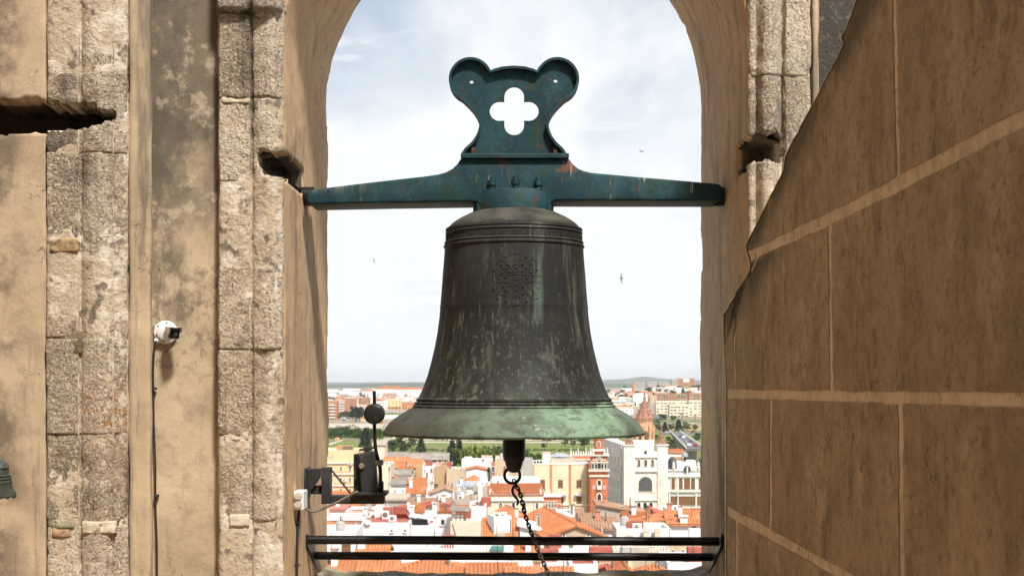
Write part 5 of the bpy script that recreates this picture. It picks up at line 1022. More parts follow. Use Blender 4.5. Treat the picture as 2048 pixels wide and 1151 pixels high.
# ---- white twin-towered church
YC = 372; kc = YC / F; zc_ = ground(33, YC) - .3; cyaw = R(7)
chu = thing('church', 'large white church with twin square towers and arched window', 'church', (PX(1248, YC), YC, zc_), cyaw)
x5 = lambda px: (px - 1248) * kc / math.cos(cyaw); z5 = lambda py: zpx(py, YC) - zc_
MB().box(x5(1270), x5(1316), .35, 22, 0, z5(916)).build('nave_wall', M_stone, chu, local=True)
for a, b in ((1248, 1270), (1316, 1337)):
    o = MB().box(x5(a), x5(b), 0, x5(1270), 0, z5(891)).build('corner_tower', M_stone, chu, local=True); MB().box(x5(a) - .25, x5(b) + .25, -.25, x5(1270) + .25, z5(891), z5(888.5)).build('tower_cornice', M_trim, o, local=True)
    for px in (a + 7, b - 7): MB().box(x5(px) - .15, x5(px) + .15, -.1, 0, 0, z5(894)).build('tower_rib', M_stone, o, local=True)
MB().prism([(x5(1270), .35, z5(916)), (x5(1316), .35, z5(916)), (x5(1316), .35, z5(903)), (x5(1303), .35, z5(899)), (x5(1298), .35, z5(895)), (x5(1288), .35, z5(895)), (x5(1283), .35, z5(899)), (x5(1270), .35, z5(903))], (0, 1, 0)).build('pediment', M_stone, chu, local=True)
for a, b, nm in ((914.5, 912.5, 'cornice'), (943, 940.5, 'string_course'), (1000.5, 999, 'door_hood')): MB().box(x5(1270), x5(1316), -.05, .35, z5(a), z5(b)).build(nm, M_trim, chu, local=True)
arched(chu, x5(1292), z5(907), z5(903), .38, M_glass, M_trim, y=.35, fr=.15)
for px in (1278.3, 1292.3, 1306): arched(chu, x5(px), z5(932.5), z5(922), .42, surf('niche_%d' % px, (.10, .075, .06), .9, layers=[dict(c=(.5, .4, .33), s=1.6, lo=.5, hi=.6, a=.8)]), M_trim, y=.35, fr=.18)
arched(chu, x5(1291.6), z5(983), z5(967), 14 * kc, M_tracery, M_trim, y=.35, fr=.55)
for px in (1278.5, 1291, 1303): arched(chu, x5(px), z5(1024), z5(1009), .46, M_glass, M_trim, y=.35, point=.5)
# the long flank that recedes on its left
MB().prism([(0.02, 4, 0), (0.02, 30, 0), (0.02, 30, z5(884.5)), (0.02, 4, z5(889))], (x5(1270), 0, 0)).build('flank_wall', M_stone, chu, local=True)
for j, (za, zb, n_) in enumerate(((928, 915, 4), (952, 941, 5), (982, 962, 6))):
    for i in range(n_): window(chu, 0, z5((za + zb) / 2), .9, (za - zb) * kc * .8, 'n', y=7 + i * 20 / n_, rz=R(-90))
for py in (938, 957, 990): MB().box(-.25, .02, 4, 29, z5(py + 1), z5(py - 1)).build('flank_band', M_trim, chu, local=True)
part('flank_pinnacles', M_trim, chu, lambda m: [spirelet(m, -.1, 6 + i * 3, z5(938), .25, 1.4) for i in range(7)])
# base and terracotta lantern behind
MB().box(x5(1267) + 1.5, x5(1311) + 1.5, 8, 14, z5(916), z5(882)).build('crossing_block', M_stone, chu, local=True)
YL = 11; lc = ((PX(1289, 384) - PX(1248, YC) + YL * math.sin(cyaw)) / math.cos(cyaw), YL); zl = lambda py: zpx(py, YC + YL) - zc_
lan = MB().lathe([(2.3, zl(884)), (2.3, zl(842)), (2.5, zl(841)), (2.5, zl(838)), (2.0, zl(837))], 8, (*lc, 0)).build('lantern_tower', M_terra, chu, local=True)
for i in range(8):
    a = R(22.5 + 45 * i); MB().box(-.32, .32, -.3, .35, zl(885), zl(850), Matrix.Translation((lc[0] + 2.45 * math.cos(a), lc[1] + 2.45 * math.sin(a), 0)) @ Matrix.Rotation(a, 4, 'Z')).build('buttress', M_terra, lan, local=True)
    b = R(45 * i); Mx = Matrix.Translation((lc[0] + 2.16 * math.cos(b), lc[1] + 2.16 * math.sin(b), 0)) @ Matrix.Rotation(b + R(90), 4, 'Z')
    mb = MB(); mb.prism([Mx @ Vector((x_, -.04, z_)) for x_, z_ in arch_pts(0, zl(880), zl(866), .42, 8, .8)], (math.cos(b) * .08, math.sin(b) * .08, 0)); mb.build('lancet', M_glass, lan, local=True)
sp = MB().lathe([(2.65, zl(838)), (2.55, zl(835)), (1.9, zl(827)), (1.35, zl(817)), (.75, zl(806)), (.45, zl(803)), (.32, zl(797)), (.5, zl(795.5)), (.25, zl(793)), (.22, zl(788)), (.36, zl(786.5)), (.12, zl(784)), (.03, zl(776))], 8, (*lc, 0)).build('spire', M_spire, chu, local=True)
part('crockets', M_spire, chu, lambda m: [m.box(-.16, .16, -.16, .16, zl(py) - .2, zl(py) + .3, Matrix.Translation((lc[0] + r_ * math.cos(R(22.5 + 45 * i)), lc[1] + r_ * math.sin(R(22.5 + 45 * i)), 0))) for i in range(8) for r_, py in ((2.55, 836), (2.1, 829), (1.65, 821), (1.15, 813), (.7, 805))])
for px, top in ((1261, 862), (1326, 851)):
    part('tower_spire', M_spire, chu, lambda m: (m.lathe([(1.15, z5(889)), (.9, z5(884)), (.5, z5(876)), (.25, z5(868)), (.4, z5(866.5)), (.15, z5(862)), (.02, z5(top))], 8, (x5(px), 1.4, 0)), [m.box(-.14, .14, -.14, .14, z5(py) - .15, z5(py) + .25, Matrix.Translation((x5(px) + r_ * math.cos(R(45 * i)), 1.4 + r_ * math.sin(R(45 * i)), 0))) for i in range(8) for r_, py in ((1.1, 886), (.78, 881), (.5, 875))]))
# tall white slab behind the red tower
house('blank white slab building behind the red tower', 1207, 1237, 875, 470, 12, 'flat', 'w', 'wf', cat='building', name='slab_building')
# ---- white loggia house with the dark clock disc
YK = 392; kk = YK / F; zk = ground(48, YK) - .3; cas = thing('loggia_house', 'white loggia house with a dark clock disc at the right jamb', 'building', (PX(1336, YK), YK, zk))
x6 = lambda px: (px - 1336) * kk; z6 = lambda py: zpx(py, YK) - zk
MB().box(0, x6(1425), .5, 14, 0, z6(938)).build('wall', WALL['w'], cas, local=True)
for a, b, d_ in ((953, 950, .45), (983, 979.5, .5), (1015, 1010.5, .5), (941, 938, .3)): MB().box(-.1, x6(1425), .5 - d_, .5, z6(a), z6(b)).build('cornice', M_trim, cas, local=True)
for px, w_ in ((1346, 8.5), (1361.5, 6.5), (1374, 11), (1386, 7), (1402, 9)): window(cas, x6(px), z6(967), w_ * kk, 20 * kk, 's', y=.5)
for px, w_ in ((1342, 4), (1355, 7), (1366.3, 2.5), (1381, 2.5), (1391.5, 3)): rect(cas, 'column', M_trim, x6(px - w_ * .25), x6(px + w_ * .25), z6(979), z6(953), .2, .5)
for px, w_ in ((1347.5, 12), (1374, 33), (1404, 20)): window(cas, x6(px), z6(1001), w_ * kk, 19 * kk, 's', y=.5)
for px in (1339, 1355.5, 1392.5): rect(cas, 'pillar', M_trim, x6(px) - .18, x6(px) + .18, z6(1011), z6(983), .1, .5)
part('balustrade', M_trim, cas, lambda m: [m.box(i * .3, .14 + i * .3, .05, .2, z6(1019), z6(1012)) for i in range(28)] + [m.box(0, x6(1400), 0, .25, z6(1012), z6(1011))])
part('loggia_balustrade', M_trim, cas, lambda m: [m.box(i * .3, .14 + i * .3, .1, .25, z6(985), z6(980)) for i in range(28)])
ck = MB().lathe([(7.6 * kk, 0), (7.6 * kk, .25), (6.9 * kk, .27), (6.6 * kk, .2), (.02, .2)], 28, (x6(1374.5), .35, z6(938)), axis='Y').build('clock', surf('dark_clock', (.05, .055, .058), .6, layers=[dict(c=(.16, .17, .17), s=6, lo=.52, hi=.6, a=.8)]), cas, local=True)
for i in range(12): a = R(30 * i); MB().box(-.03, .03, -.02, 0, .62, .82, Matrix.Translation((x6(1374.5), .14, z6(938))) @ Matrix.Rotation(a, 4, 'Y')).build('hour_mark', M_steel, ck, local=True)
MB().lathe([(1.0, z6(950)), (1.0, z6(934)), (.5, z6(930))], 4, (x6(1374.5), .9, 0)).build('clock_pedestal', WALL['w'], cas, local=True)
for px in (1346, 1407): MB().lathe([(1.35, z6(938)), (1.3, z6(927)), (1.05, z6(919)), (.6, z6(914.5)), (.05, z6(913))], 4, (x6(px), 2.2, 0)).build('mansard_dome', surf('slate_%d' % px, (.085, .09, .105), .6), cas, local=True, smooth=False)
for px, py in ((1347.5, 920), (1397, 920)): part('finial', M_trim, cas, lambda m: m.lathe([(.35, z6(938)), (.5, z6(933)), (.3, z6(931)), (.42, z6(927)), (.15, z6(924)), (.02, z6(py))], 10, (x6(px), .3, 0)))
part('medallion', M_trim, cas, lambda m: m.lathe([(.6, 0), (.6, .12), (.3, .16)], 14, (x6(1347), .4, z6(948)), axis='Y'))
MB().box(x6(1356), x6(1395), 3, 9, z6(938), z6(922)).build('attic', WALL['w'], cas, local=True); MB().box(x6(1352), x6(1372), 5, 10, z6(922), z6(916)).build('attic_roof', ROOF['ot'], cas, local=True)
MB().lathe([(.9, z6(914)), (.9, z6(911)), (.7, z6(907)), (.2, z6(905)), (.06, z6(900))], 12, (x6(1372.5), 3, 0)).build('cupola', ROOF['tin'], cas, local=True); MB().lathe([(.3, z6(922)), (.3, z6(914))], 8, (x6(1372.5), 3, 0)).build('cupola_drum', M_dull, cas, local=True)
house('white house with an orange roof behind the loggia house', 1336, 1368, 905, 470, 10, 'gx', 'w', 't', 1.0)

# ================================================================ the far side of the river
def block(label, x0, x1, yt, Y, dep, wall, rc='wf', grid=None, gw=(1.6, 1.5), roof='flat', rise=2, cat='apartment block', yaw=0, gk='d', sides=None, zbase=None): return house(label, x0, x1, yt, Y, dep, roof, wall, rc, rise, cat=cat, name='apartment_block', grid=grid, gw=gw, tiles=False, yaw=yaw, gk=gk, sides=sides, zbase=zbase)
def bands(T, n, z0, st, mat=M_frame, x0=.05, x1=.95, hh=1.1):
    for j in range(n): part('balcony', mat, T[0], lambda m: m.box(T[1] * x0, T[1] * x1, -1.1, 0, T[2] - z0 - j * st - hh, T[2] - z0 - j * st))
T = block('brick apartment block with white balconies at the left jamb', 640, 673.5, 801, 1480, 16, 'k', grid=(4, 5, 3.5, 3.2)); bands(T, 5, 3.9, 3.2, x0=.55, x1=.9)
T = block('pale apartment block with stacked balconies second from the left jamb', 675, 688, 798, 1780, 14, 'p', grid=(3, 4, 3, 3.3)); bands(T, 4, 3.6, 3.3)
T = block('orange brick gable block third from the left jamb', 688, 700, 796, 1830, 26, 'k', yaw=-14)
block('brick block with green blinds behind the avenue trees', 699, 709, 798, 1900, 14, 'k', grid=(3, 4, 3, 3.2), gw=(2, 1.6))
T = block('brick block in front of the white tower', 717, 739, 794, 2100, 16, 'k', grid=(5, 4, 3, 3.2), gw=(2, 1.8)); part('blind', M_green, T[0], lambda m: m.box(1, 3.5, -.5, 0, T[2] - 6, T[2] - 4))
block('plain white tower block left of the hammer rod', 737, 748, 788, 2160, 14, 'w')
T = block('yellow apartment block right of the hammer head', 775, 803, 798, 1880, 16, 'y', 't', grid=(4, 5, 2.6, 3.1), gw=(1.8, 1.3)); bands(T, 2, 9.6, 3.1, WALL['o'])
block('orange apartment block touching the bell lip', 803, 832, 803, 1900, 16, 'o', 't', grid=(5, 4, 2.6, 3.1), gw=(1.9, 1.5))
block('white office block behind the hammer head', 752, 775, 802, 1930, 14, 'w', grid=(4, 4, 3, 3), gw=(3.6, 1.0))
block('dark patterned block above the yellow block', 764, 790, 785, 2700, 14, 'p', grid=(6, 3, 2.5, 3), gw=(2.6, 1.8), gk='k')
block('long terracotta roofed block on the left skyline', 724, 748, 781, 3300, 18, 'w', 't', roof='hip', rise=4); block('orange brick block with green blind on the left skyline', 766, 782, 772, 4300, 20, 'o', 't', roof='hip', rise=3)
block('twin of the orange skyline block nearer the bell', 786, 802, 772.5, 4300, 20, 'o', 't', roof='hip', rise=3); block('long low terracotta roof on the left skyline below the orange blocks', 752, 790, 777.5, 3800, 20, 'w', 't', roof='gx', rise=5); block('long red roof on the left skyline touching the bell', 792, 860, 778, 3700, 20, 'w', 't', roof='gx', rise=5)
house('large white roofed hall below the yellow apartment block', 764, 794, 838, 1500, 30, 'gx', 'w', 'wf', 4, cat='hall', name='hall', tiles=False); house('grey roofed workshop under the orange apartment block', 770, 812, 824, 1780, 20, 'gx', 'b', 'gt', 3, cat='workshop', name='workshop', tiles=False)
house('low ochre house at the foot of the avenue trees', 722, 742, 836, 1440, 10, 'gx', 'y', 't', 2, cat='house', tiles=False); house('low white house left of the bell lip below the hall', 742, 766, 846, 1330, 12, 'gx', 'w', 't', 2, tiles=False)
random.seed(3)
for i in range(16):
    Y = random.uniform(3600, 6800); px = random.uniform(640, 745) if i < 11 else random.uniform(745, 860); wpx = random.uniform(12, 34)
    house('%s white industrial shed on the left skyline %s, %s rows' % ('long' if wpx > 24 else 'short' if wpx < 17 else 'middling', 'by the left jamb' if px < 680 else 'left of the hammer rod' if px < 745 else 'beside the bell', 'nearer' if Y < 5000 else 'farther'), px, px + wpx, CY + (38 - random.uniform(7, 10)) * F / Y, Y, random.uniform(40, 90), 'gx', 'w', 'wf', 2.0, cat='warehouse', name='industrial_shed', group='industrial sheds of the far plain', tiles=False)
T = block('cream and orange apartment block right of the bell', 1218, 1258, 806, 1740, 16, 'c', 't', grid=(5, 4, 2.8, 3.0)); part('corner_bay', WALL['o'], T[0], lambda m: m.box(T[1] * .66, T[1] * .86, -.6, 0, 0, T[2] - .8)); part('attic', ROOF['tin'], T[0], lambda m: m.box(.5, T[1] - 4, 1.5, 12, T[2] - .5, T[2] + 2.2))
block('pale end block beside the cream and orange apartments', 1258, 1269, 805, 1760, 14, 'c', 't', grid=(3, 4, 2.8, 3.0))
block('plain white high block left of the church spire', 1266, 1295, 788, 1900, 16, 'w'); block('beige slab block right of the church spire', 1300, 1313, 790, 1960, 14, 'b', grid=(2, 6, 3, 3), gw=(1.2, 1.2))
T = block('long brick block with green blinds behind the cream offices', 1309, 1378, 786, 2080, 14, 'k', grid=(12, 3, 2.6, 3.1), gw=(2.2, 1.5)); [part('blind', M_green, T[0], lambda m: m.box(x, x + 5, -.5, 0, T[2] - 5, T[2] - 2.6)) for x in (12, 33, 40)]
T = block('brick end block with green blinds at the right jamb', 1378, 1430, 785, 2040, 14, 'k', grid=(7, 3, 2.6, 3.1), gw=(2.2, 1.5)); [part('blind', M_green, T[0], lambda m: m.box(8, 14, -.5, 0, T[2] - 5 - 4 * i, T[2] - 3 - 4 * i)) for i in range(2)]
block('cream office block with ribbon windows', 1339, 1378, 808, 1580, 18, 'c', grid=(5, 4, 3.2, 3.3), gw=(3.2, 1.4)); block('stepped back storeys of the cream offices', 1312, 1376, 801, 1640, 18, 'c', grid=(8, 5, 2.8, 3.3), gw=(3.0, 1.3), zbase=-38)
block('right wing of the cream offices at the jamb', 1378, 1440, 800, 1610, 18, 'c', grid=(7, 5, 2.8, 3.3), gw=(3.0, 1.3), zbase=-38)
block('grey hill block first right of the orange gable', 1268, 1290, 764, 2620, 16, 'g', grid=(5, 3, 2.8, 3.2), gw=(2, 1.4)); block('orange gable wall at the left end of the grey hill blocks', 1265, 1269, 764, 2600, 16, 'o')
block('grey hill block in the middle of the skyline on the right', 1294, 1315, 763, 2640, 16, 'g', grid=(5, 3, 2.8, 3.2), gw=(2, 1.4)); block('pale grey hill block left of the red school', 1317, 1338, 763, 2660, 16, 'gb', grid=(5, 2, 2.8, 3.2), gw=(2, 1.4))
block('grey wing of the red hilltop building', 1343, 1356, 758, 2790, 18, 'g', grid=(5, 3, 2.5, 3.1), gw=(1.6, 1.4)); T = block('red brick hilltop building on the right skyline', 1354, 1389, 756, 2800, 20, 'k', grid=(8, 3, 2.5, 3.1), gw=(2.2, 1.5)); part('pale_bay', M_frame, T[0], lambda m: m.box(T[1] * .35, T[1] * .7, -.4, 0, T[2] - 8, T[2] - 1))
# lattice mast on the right skyline
mm = thing('radio_mast', 'thin lattice radio mast on the right skyline', 'mast', (PX(1260, 4200), 4200, ground(350, 4200))); zb = ground(350, 4200)
part('mast_frame', surf('red_white_mast', (.55, .42, .40), .7), mm, lambda m: [m.tube([(a * 1.6, b * 1.6, 0), (a * .3, b * .3, zpx(751, 4200) - zb)], .12, 4) for a, b in ((1, 0), (-.5, .87), (-.5, -.87))] + [m.box(-1.2 + .04 * i, 1.2 - .04 * i, -.1, .1, i * 2.4, i * 2.4 + .12) for i in range(22)])
# small suburban houses, individual copies of a few kinds
def small_kind(seed):
    random.seed(seed); w_, d, h = random.uniform(10, 22), random.uniform(9, 14), random.uniform(4.5, 9); wl = random.choice('wwwwcpb'); rc = random.choice(('t', 't', 'ot', 'wf', 'pk')); fl = rc == 'wf'
    a = MB(); b = MB(); r = random.uniform(1.5, 2.6); a.box(-w_/2, w_/2, 0, d, 0, h)
    if fl: b.box(-w_/2 + .3, w_/2 - .3, .3, d - .3, h, h + .3)
    else:
        a.prism([(-w_/2, 0, h), (-w_/2, d, h), (-w_/2, d/2, h + r)][::-1], (w_, 0, 0)); slope(b, (-w_/2 - .4, -.4, h - .2), (1, 0, 0), w_ + .8, (0, d/2 + .4, r + .3), tiles=False); slope(b, (w_/2 + .4, d + .4, h - .2), (-1, 0, 0), w_ + .8, (0, -d/2 - .4, r + .3), tiles=False)
    g = [MB().box(-.7, .7, -.05, .05, -.8, .8).mesh('window', M_glass)]; ws = [(-w_/2 + w_ * (i + .5) / 4, -.03, z) for i in range(4) for z in ([2.0, 5.2] if h > 6.5 else [2.4])]
    return a.mesh('wall', WALL[wl]), b.mesh('roof', ROOF[rc]), g[0], ws, '%s %s house, %s roof,' % ('tall' if h > 7.5 else 'wide' if w_ > 17 else 'small', {'w': 'white', 'c': 'cream', 'p': 'pink', 'b': 'beige'}[wl], {'t': 'terracotta', 'ot': 'brown tiled', 'wf': 'flat white', 'pk': 'pinkish'}[rc])
SK = [small_kind(100 + i) for i in range(14)]
def small(px, Y, label, group, win=True, sc=1.0):
    X = PX(px, Y); k_ = random.randrange(14); wl, rf_, wi, ws, look = SK[k_]; label = look + ' ' + label; t = thing('suburban_house', label, 'house', (X, Y, ground(X, Y) - .5), random.uniform(-.35, .35), group)
    put('wall', wl, t); put('roof', rf_, t)
    if win:
        for p in ws: put('window', wi, t, p)
def dist_w(Y): return 'nearest rows' if Y < 2100 else 'middle rows' if Y < 2500 else 'farthest rows'
def where_l(px, Y): return ('by the left jamb, ' if px < 690 else 'left of the hammer rod, ' if px < 748 else 'right of the hammer rod, ' if px < 800 else 'beside the bell, ') + dist_w(Y)
def where_r(px, Y): return ('just right of the bell, ' if px < 1245 else 'left of the spire, ' if px < 1285 else 'right of the spire, ' if px < 1330 else 'above the cream offices, ' if px < 1370 else 'by the right jamb, ') + dist_w(Y)
random.seed(11); n = 0
for Y in (2050, 2180, 2320, 2480, 2660, 2850, 3100, 3400):
    px = 630 + random.uniform(0, 8)
    while px < 870:
        small(px, Y + random.uniform(-50, 50), 'far left suburb ' + where_l(px, Y), 'houses of the far left suburb', win=Y < 2000)
        px += random.uniform(17, 30) * F / Y * .95
for Y in (1700, 1800, 1900, 2000, 2100, 2180, 2260, 2340, 2430, 2520, 2760, 3000):
    px = 1196 + random.uniform(0, 8)
    while px < 1420:
        if not (px > 1292 and Y < 2150) and not (px > 1255 and Y > 2500): small(px, Y + random.uniform(-50, 50), 'far right hill ' + where_r(px, Y), 'houses of the far right hillside', win=Y < 2100)
        px += random.uniform(17, 34) * F / Y

# ================================================================ trees
M_bark = surf('bark', (.10,.075,.05), .95)
def leafm(n, c): return surf(n, c, .8, coord='obj', layers=[dict(c=tuple(x * .5 for x in c), s=.35, po=True, lo=.42, hi=.62, a=.8), dict(c=(c[0] * 1.6, c[1] * 1.45, c[2] * 1.2), s=.9, po=True, off=4, lo=.5, hi=.66, a=.7)])
M_leaf = [leafm('leaf_green', (.062,.105,.026)), leafm('leaf_olive', (.105,.125,.05)), leafm('leaf_dark', (.026,.048,.022)), leafm('leaf_fresh', (.12,.155,.03))]
def leaves(mb, c, r, n, sz, fl=1.0):
    for _ in range(n):
        while True:
            p = Vector((random.uniform(-1, 1), random.uniform(-1, 1), random.uniform(-1, 1)))
            if .25 < p.length < 1: break
        p = Vector((p.x * r, p.y * r, p.z * r * fl)) + c; u = Vector((random.gauss(0, 1), random.gauss(0, 1), random.gauss(0, .7))).normalized(); v = u.orthogonal().normalized() * sz * random.uniform(.6, 1.2); u = u.cross(v).normalized() * sz * random.uniform(.6, 1.2)
        mb.add([p - u - v * .4, p + u * .2 - v, p + u + v * .3, p - u * .1 + v], [(0, 1, 2, 3)])
def tree_kind(kind, seed):                           # unit height 1 (scaled when placed)
    random.seed(seed); cr = MB(); tr = MB()
    if kind == 'round':
        tr.tube([(0, 0, 0), (.01, 0, .2), (0, .01, .45)], [.035, .028, .018], 7)
        for i in range(5): a = 2.4 * i; tr.tube([(0, 0, .25 + .04 * i), (.16 * math.cos(a), .16 * math.sin(a), .48 + .05 * i)], [.014, .006], 5)
        for i in range(26):
            a = random.uniform(0, 6.28); zz = random.uniform(.3, .92); rr = .40 * math.sqrt(max(.05, 1 - ((zz - .58) / .42) ** 2)) * random.uniform(.35, 1); leaves(cr, Vector((rr * math.cos(a), rr * math.sin(a), zz)), random.uniform(.08, .14), 30, .044, .8)
    elif kind == 'cone':
        tr.tube([(0, 0, 0), (0, 0, .9)], [.025, .004], 6)
        for i in range(34):
            zz = .06 + .9 * (i / 34); rr = .30 * (1 - zz) ** .8 * random.uniform(.75, 1.1) + .015
            for j in range(7): a = 2 * math.pi * j / 7 + i * 1.1 + random.uniform(-.3, .3); leaves(cr, Vector((rr * .75 * math.cos(a), rr * .75 * math.sin(a), zz)), rr * .32 + .02, 7, .026, .5)
    elif kind == 'cypress':
        tr.tube([(0, 0, 0), (0, 0, .8)], [.02, .004], 6)
        for i in range(40): zz = .04 + .94 * i / 40; rr = .105 * math.sin(math.pi * min(.97, .12 + .85 * (1 - zz))) ** .7; leaves(cr, Vector((0, 0, zz)), rr + .01, 26, .02, 1.0)
    else:                                            # palm
        tr.tube([(0, 0, 0), (.01, 0, .4), (0, 0, .78)], [.026, .02, .022], 7)
        for i in range(26):
            a = 2.4 * i; el = random.uniform(-.5, 1.1); pts = [Vector((math.cos(a) * s * .3 * math.cos(el * (1 - .5 * s)), math.sin(a) * s * .3 * math.cos(el * (1 - .5 * s)), .78 + .26 * s * math.sin(el) - .16 * s * s)) for s in (0, .35, .7, 1)]
            sd = Vector((-math.sin(a), math.cos(a), 0)) * .022
            for p, q in zip(pts, pts[1:]): cr.add([p - sd, q - sd * .8, q + sd * .8, p + sd], [(0, 1, 2, 3)])
    return cr, tr
TK = {}
for kd, ms in (('round', (0, 1, 2, 3)), ('cone', (2,)), ('cypress', (2,)), ('palm', (1,))):
    for i in range(3 if kd == 'round' else 2):
        cr, tr = tree_kind(kd, 50 + i); tm = tr.mesh('trunk', M_bark, 'all')
        for m in ms: TK.setdefault((kd, m), []).append((cr.mesh('crown', M_leaf[m]), tm))
def tree(px, Y, h, label, kind='round', m=0, group=None, wide=1.0, z=None, name=None):
    X = PX(px, Y); cm, tm = random.choice(TK[(kind, m)]); t = thing(name or {'round': 'broadleaf_tree', 'cone': 'conifer', 'cypress': 'cypress', 'palm': 'palm_tree'}[kind], label, 'tree', (X, Y, ground(X, Y) if z is None else z), random.uniform(0, 6), group)
    put('trunk', tm, t, sc=(h * wide, h * wide, h)); put('crown', cm, t, sc=(h * wide, h * wide, h)); return t
def by(px, pb, ht, *a, **k):                         # tree from its foot row and height in rows
    Y = GY(pb); tree(px, Y, ht * Y / F, *a, **k)
random.seed(77); ORD = 'first second third fourth fifth sixth seventh eighth ninth tenth eleventh twelfth thirteenth fourteenth'.split()
by(731, 902, 49, 'dark conical conifer behind the hammer rod', 'cone', 2, wide=1.15); by(842, 904, 34, 'dark conifer standing on the lawn left of the clapper', 'cone', 2, wide=1.2); by(806, 902, 22, 'small dark conifer below the bell lip', 'cone', 2, wide=1.3)
def bytop(px, yt, Y, *a, **k): tree(px, Y, zpx(yt, Y) - ground(PX(px, Y), Y), *a, **k)
bytop(911, 872, 520, 'tall dark evergreen by the white stepped house', 'round', 2, wide=.42, name='evergreen_tree'); bytop(902, 892, 500, 'lower dark evergreen left of the tall one', 'round', 2, wide=.5, name='evergreen_tree'); bytop(917, 898, 480, 'dark evergreen touching the white stepped house', 'round', 2, wide=.5, name='evergreen_tree')
tree(978, 282, 31 * 282 / F, 'slim cypress right of the white gabled house', 'cypress', 2, z=zpx(964, 282), wide=1.25)
for k_, (px, yt) in enumerate(((922, 896), (934, 893), (947, 894), (958, 891), (971, 889), (984, 888), (997, 890), (1008, 893), (1052, 902), (1066, 899))): bytop(px, yt + random.uniform(-1, 1), random.uniform(450, 500), 'fresh green tree, %s from the left, behind the white stepped house' % ORD[k_] if px < 1050 else 'broadleaf tree behind the palace roof, %s of two' % ('left' if px < 1060 else 'right'), 'round', 3 if px < 1050 else 0, 'trees behind the stepped house' if px < 1050 else 'trees behind the palace', .75)
for px, pb, h, m in ((1094, 887, 22, 1), (1130, 892, 16, 1), (1146, 893, 15, 1), (1168, 896, 24, 0), (1088, 897, 12, 0), (1163, 888, 18, 0)): by(px, pb, h, 'olive green tree on the lawn right of the clapper', 'round', m, 'trees on the lawn right of the clapper', wide=1.2)
for i in range(20): by(770 + i * 6.6 + random.uniform(-3, 3), random.uniform(893, 905), random.uniform(17, 27), ORD[i] + ' pale tree from the left in the grove under the bell lip' if i < 10 else '', 'round', random.choice((1, 1, 3, 0)), 'grove under the bell lip', 1.15) if i < 10 else None
for k_, px in enumerate((872, 883, 894, 938, 950, 962, 990, 1002)): by(px + random.uniform(-3, 3), 881, random.uniform(6, 9), ORD[k_] + ' small round tree from the left along the promenade', 'round', 0, 'small trees along the promenade', 1.25)
for i in range(40): k3_ = random.uniform(866, 878); by(648 + i * 2.9 + random.uniform(-3, 3), k3_, random.uniform(10, 16), ('front ' if k3_ > 874 else 'back ' if k3_ < 869 else 'middle ') + 'row leafy tree in the palm garden, ' + ('by the left jamb' if i < 10 else 'left of the palms' if i < 20 else 'right of the palms' if i < 30 else 'by the dark conifer'), 'round', random.choice((0, 1, 1, 0)), 'trees of the palm garden', 1.4)
for k_, px in enumerate((661, 668, 672, 676, 682, 693, 699, 706, 711, 716)): by(px, random.uniform(862, 868), random.uniform(13, 18), ORD[k_] + ' palm from the left in the garden at the left jamb', 'palm', 1, 'palms at the left jamb', 1.1)
for i in range(14): by(722 + i * 10 + random.uniform(-4, 4), random.uniform(868, 882), random.uniform(9, 15), ORD[i] + ' dense green tree from the left beyond the hammer and bell lip', 'round', random.choice((0, 2, 0)), 'dense trees beyond the bell lip', 1.4)
for (px, pb, h), l_ in zip(((712, 842, 32), (719, 841, 24), (706, 839, 19), (686, 837, 15), (693, 836, 16), (679, 838, 13), (700, 834, 12)), ('largest dark tree on the far avenue left of the hammer head', 'second dark tree half behind the hammer head', 'dark tree left of the largest avenue tree', 'middle tree of the small row before the pale balconied block', 'right tree of the small row before the orange brick gable', 'left tree of the small row beside the brick block', 'small tree between the two brick gables')): by(px, pb, h, l_, 'round', 2 if h > 15 else 0, 'trees of the far avenue', 1.1)
by(760, 849, 12, 'tree right of the hammer head', 'round', 0, wide=1.3)
for px, pb, h, m in ((1325, 843, 17, 2), (1346, 842, 13, 0), (1312, 847, 11, 0), (1304, 846, 10, 0), (1318, 849, 9, 0)): by(px, pb, h, 'dark rounded tree in front of the cream offices', 'round', m, 'trees before the cream offices', 1.3)
for px, pb, h in ((1357, 862, 26), (1330, 864, 22)): by(px, pb, h, 'dark pine on the dry slope right of the spire' if px > 1340 else 'narrow dark pine nearer the spire', 'cone', 2, wide=1.3)
for px, pb, h in ((1312, 862, 16), (1320, 863, 15), (1342, 862, 17), (1369, 861, 18), (1376, 862, 16), (1390, 861, 14)): by(px, pb, h, 'thin olive tree on the dry slope by the bridge', 'round', 1, 'olive trees by the bridge', 1.1)
by(1363, 842, 20, 'tall palm before the cream offices', 'palm', 2) if ('palm', 2) in TK else by(1363, 842, 20, 'tall palm before the cream offices', 'palm', 1); by(1390, 843, 17, 'second palm before the cream offices nearer the jamb', 'palm', 1)
for px, pb, h in ((1312, 882, 14), (1337, 884, 12), (1343, 888, 10), (1392, 884, 16), (1396, 878, 14)): by(px, pb, h, 'green tree beside the road bridge', 'round', 0, 'trees beside the road bridge', 1.3)
for i in range(60):
    k2_ = random.random() < .66; Y = random.uniform(1750, 3300); px = random.uniform(1196, 1400); Y = Y if px < 1255 else random.uniform(2150, 2560) if px > 1300 else random.uniform(1800, 2560); X = PX(px, Y); tree(px, Y, random.uniform(6, 11), ('dark ' if k2_ else 'mid ') + 'green tree on the far right hill ' + where_r(px, Y), 'round', 2 if k2_ else 0, 'trees of the far right hillside', 1.3)
for i in range(14): Y = random.uniform(2400, 5200); tree(random.uniform(650, 850), Y, random.uniform(9, 14), 'green tree among the far left suburb roofs', 'round', random.choice((0, 2)), 'trees of the far left suburb', 1.4)
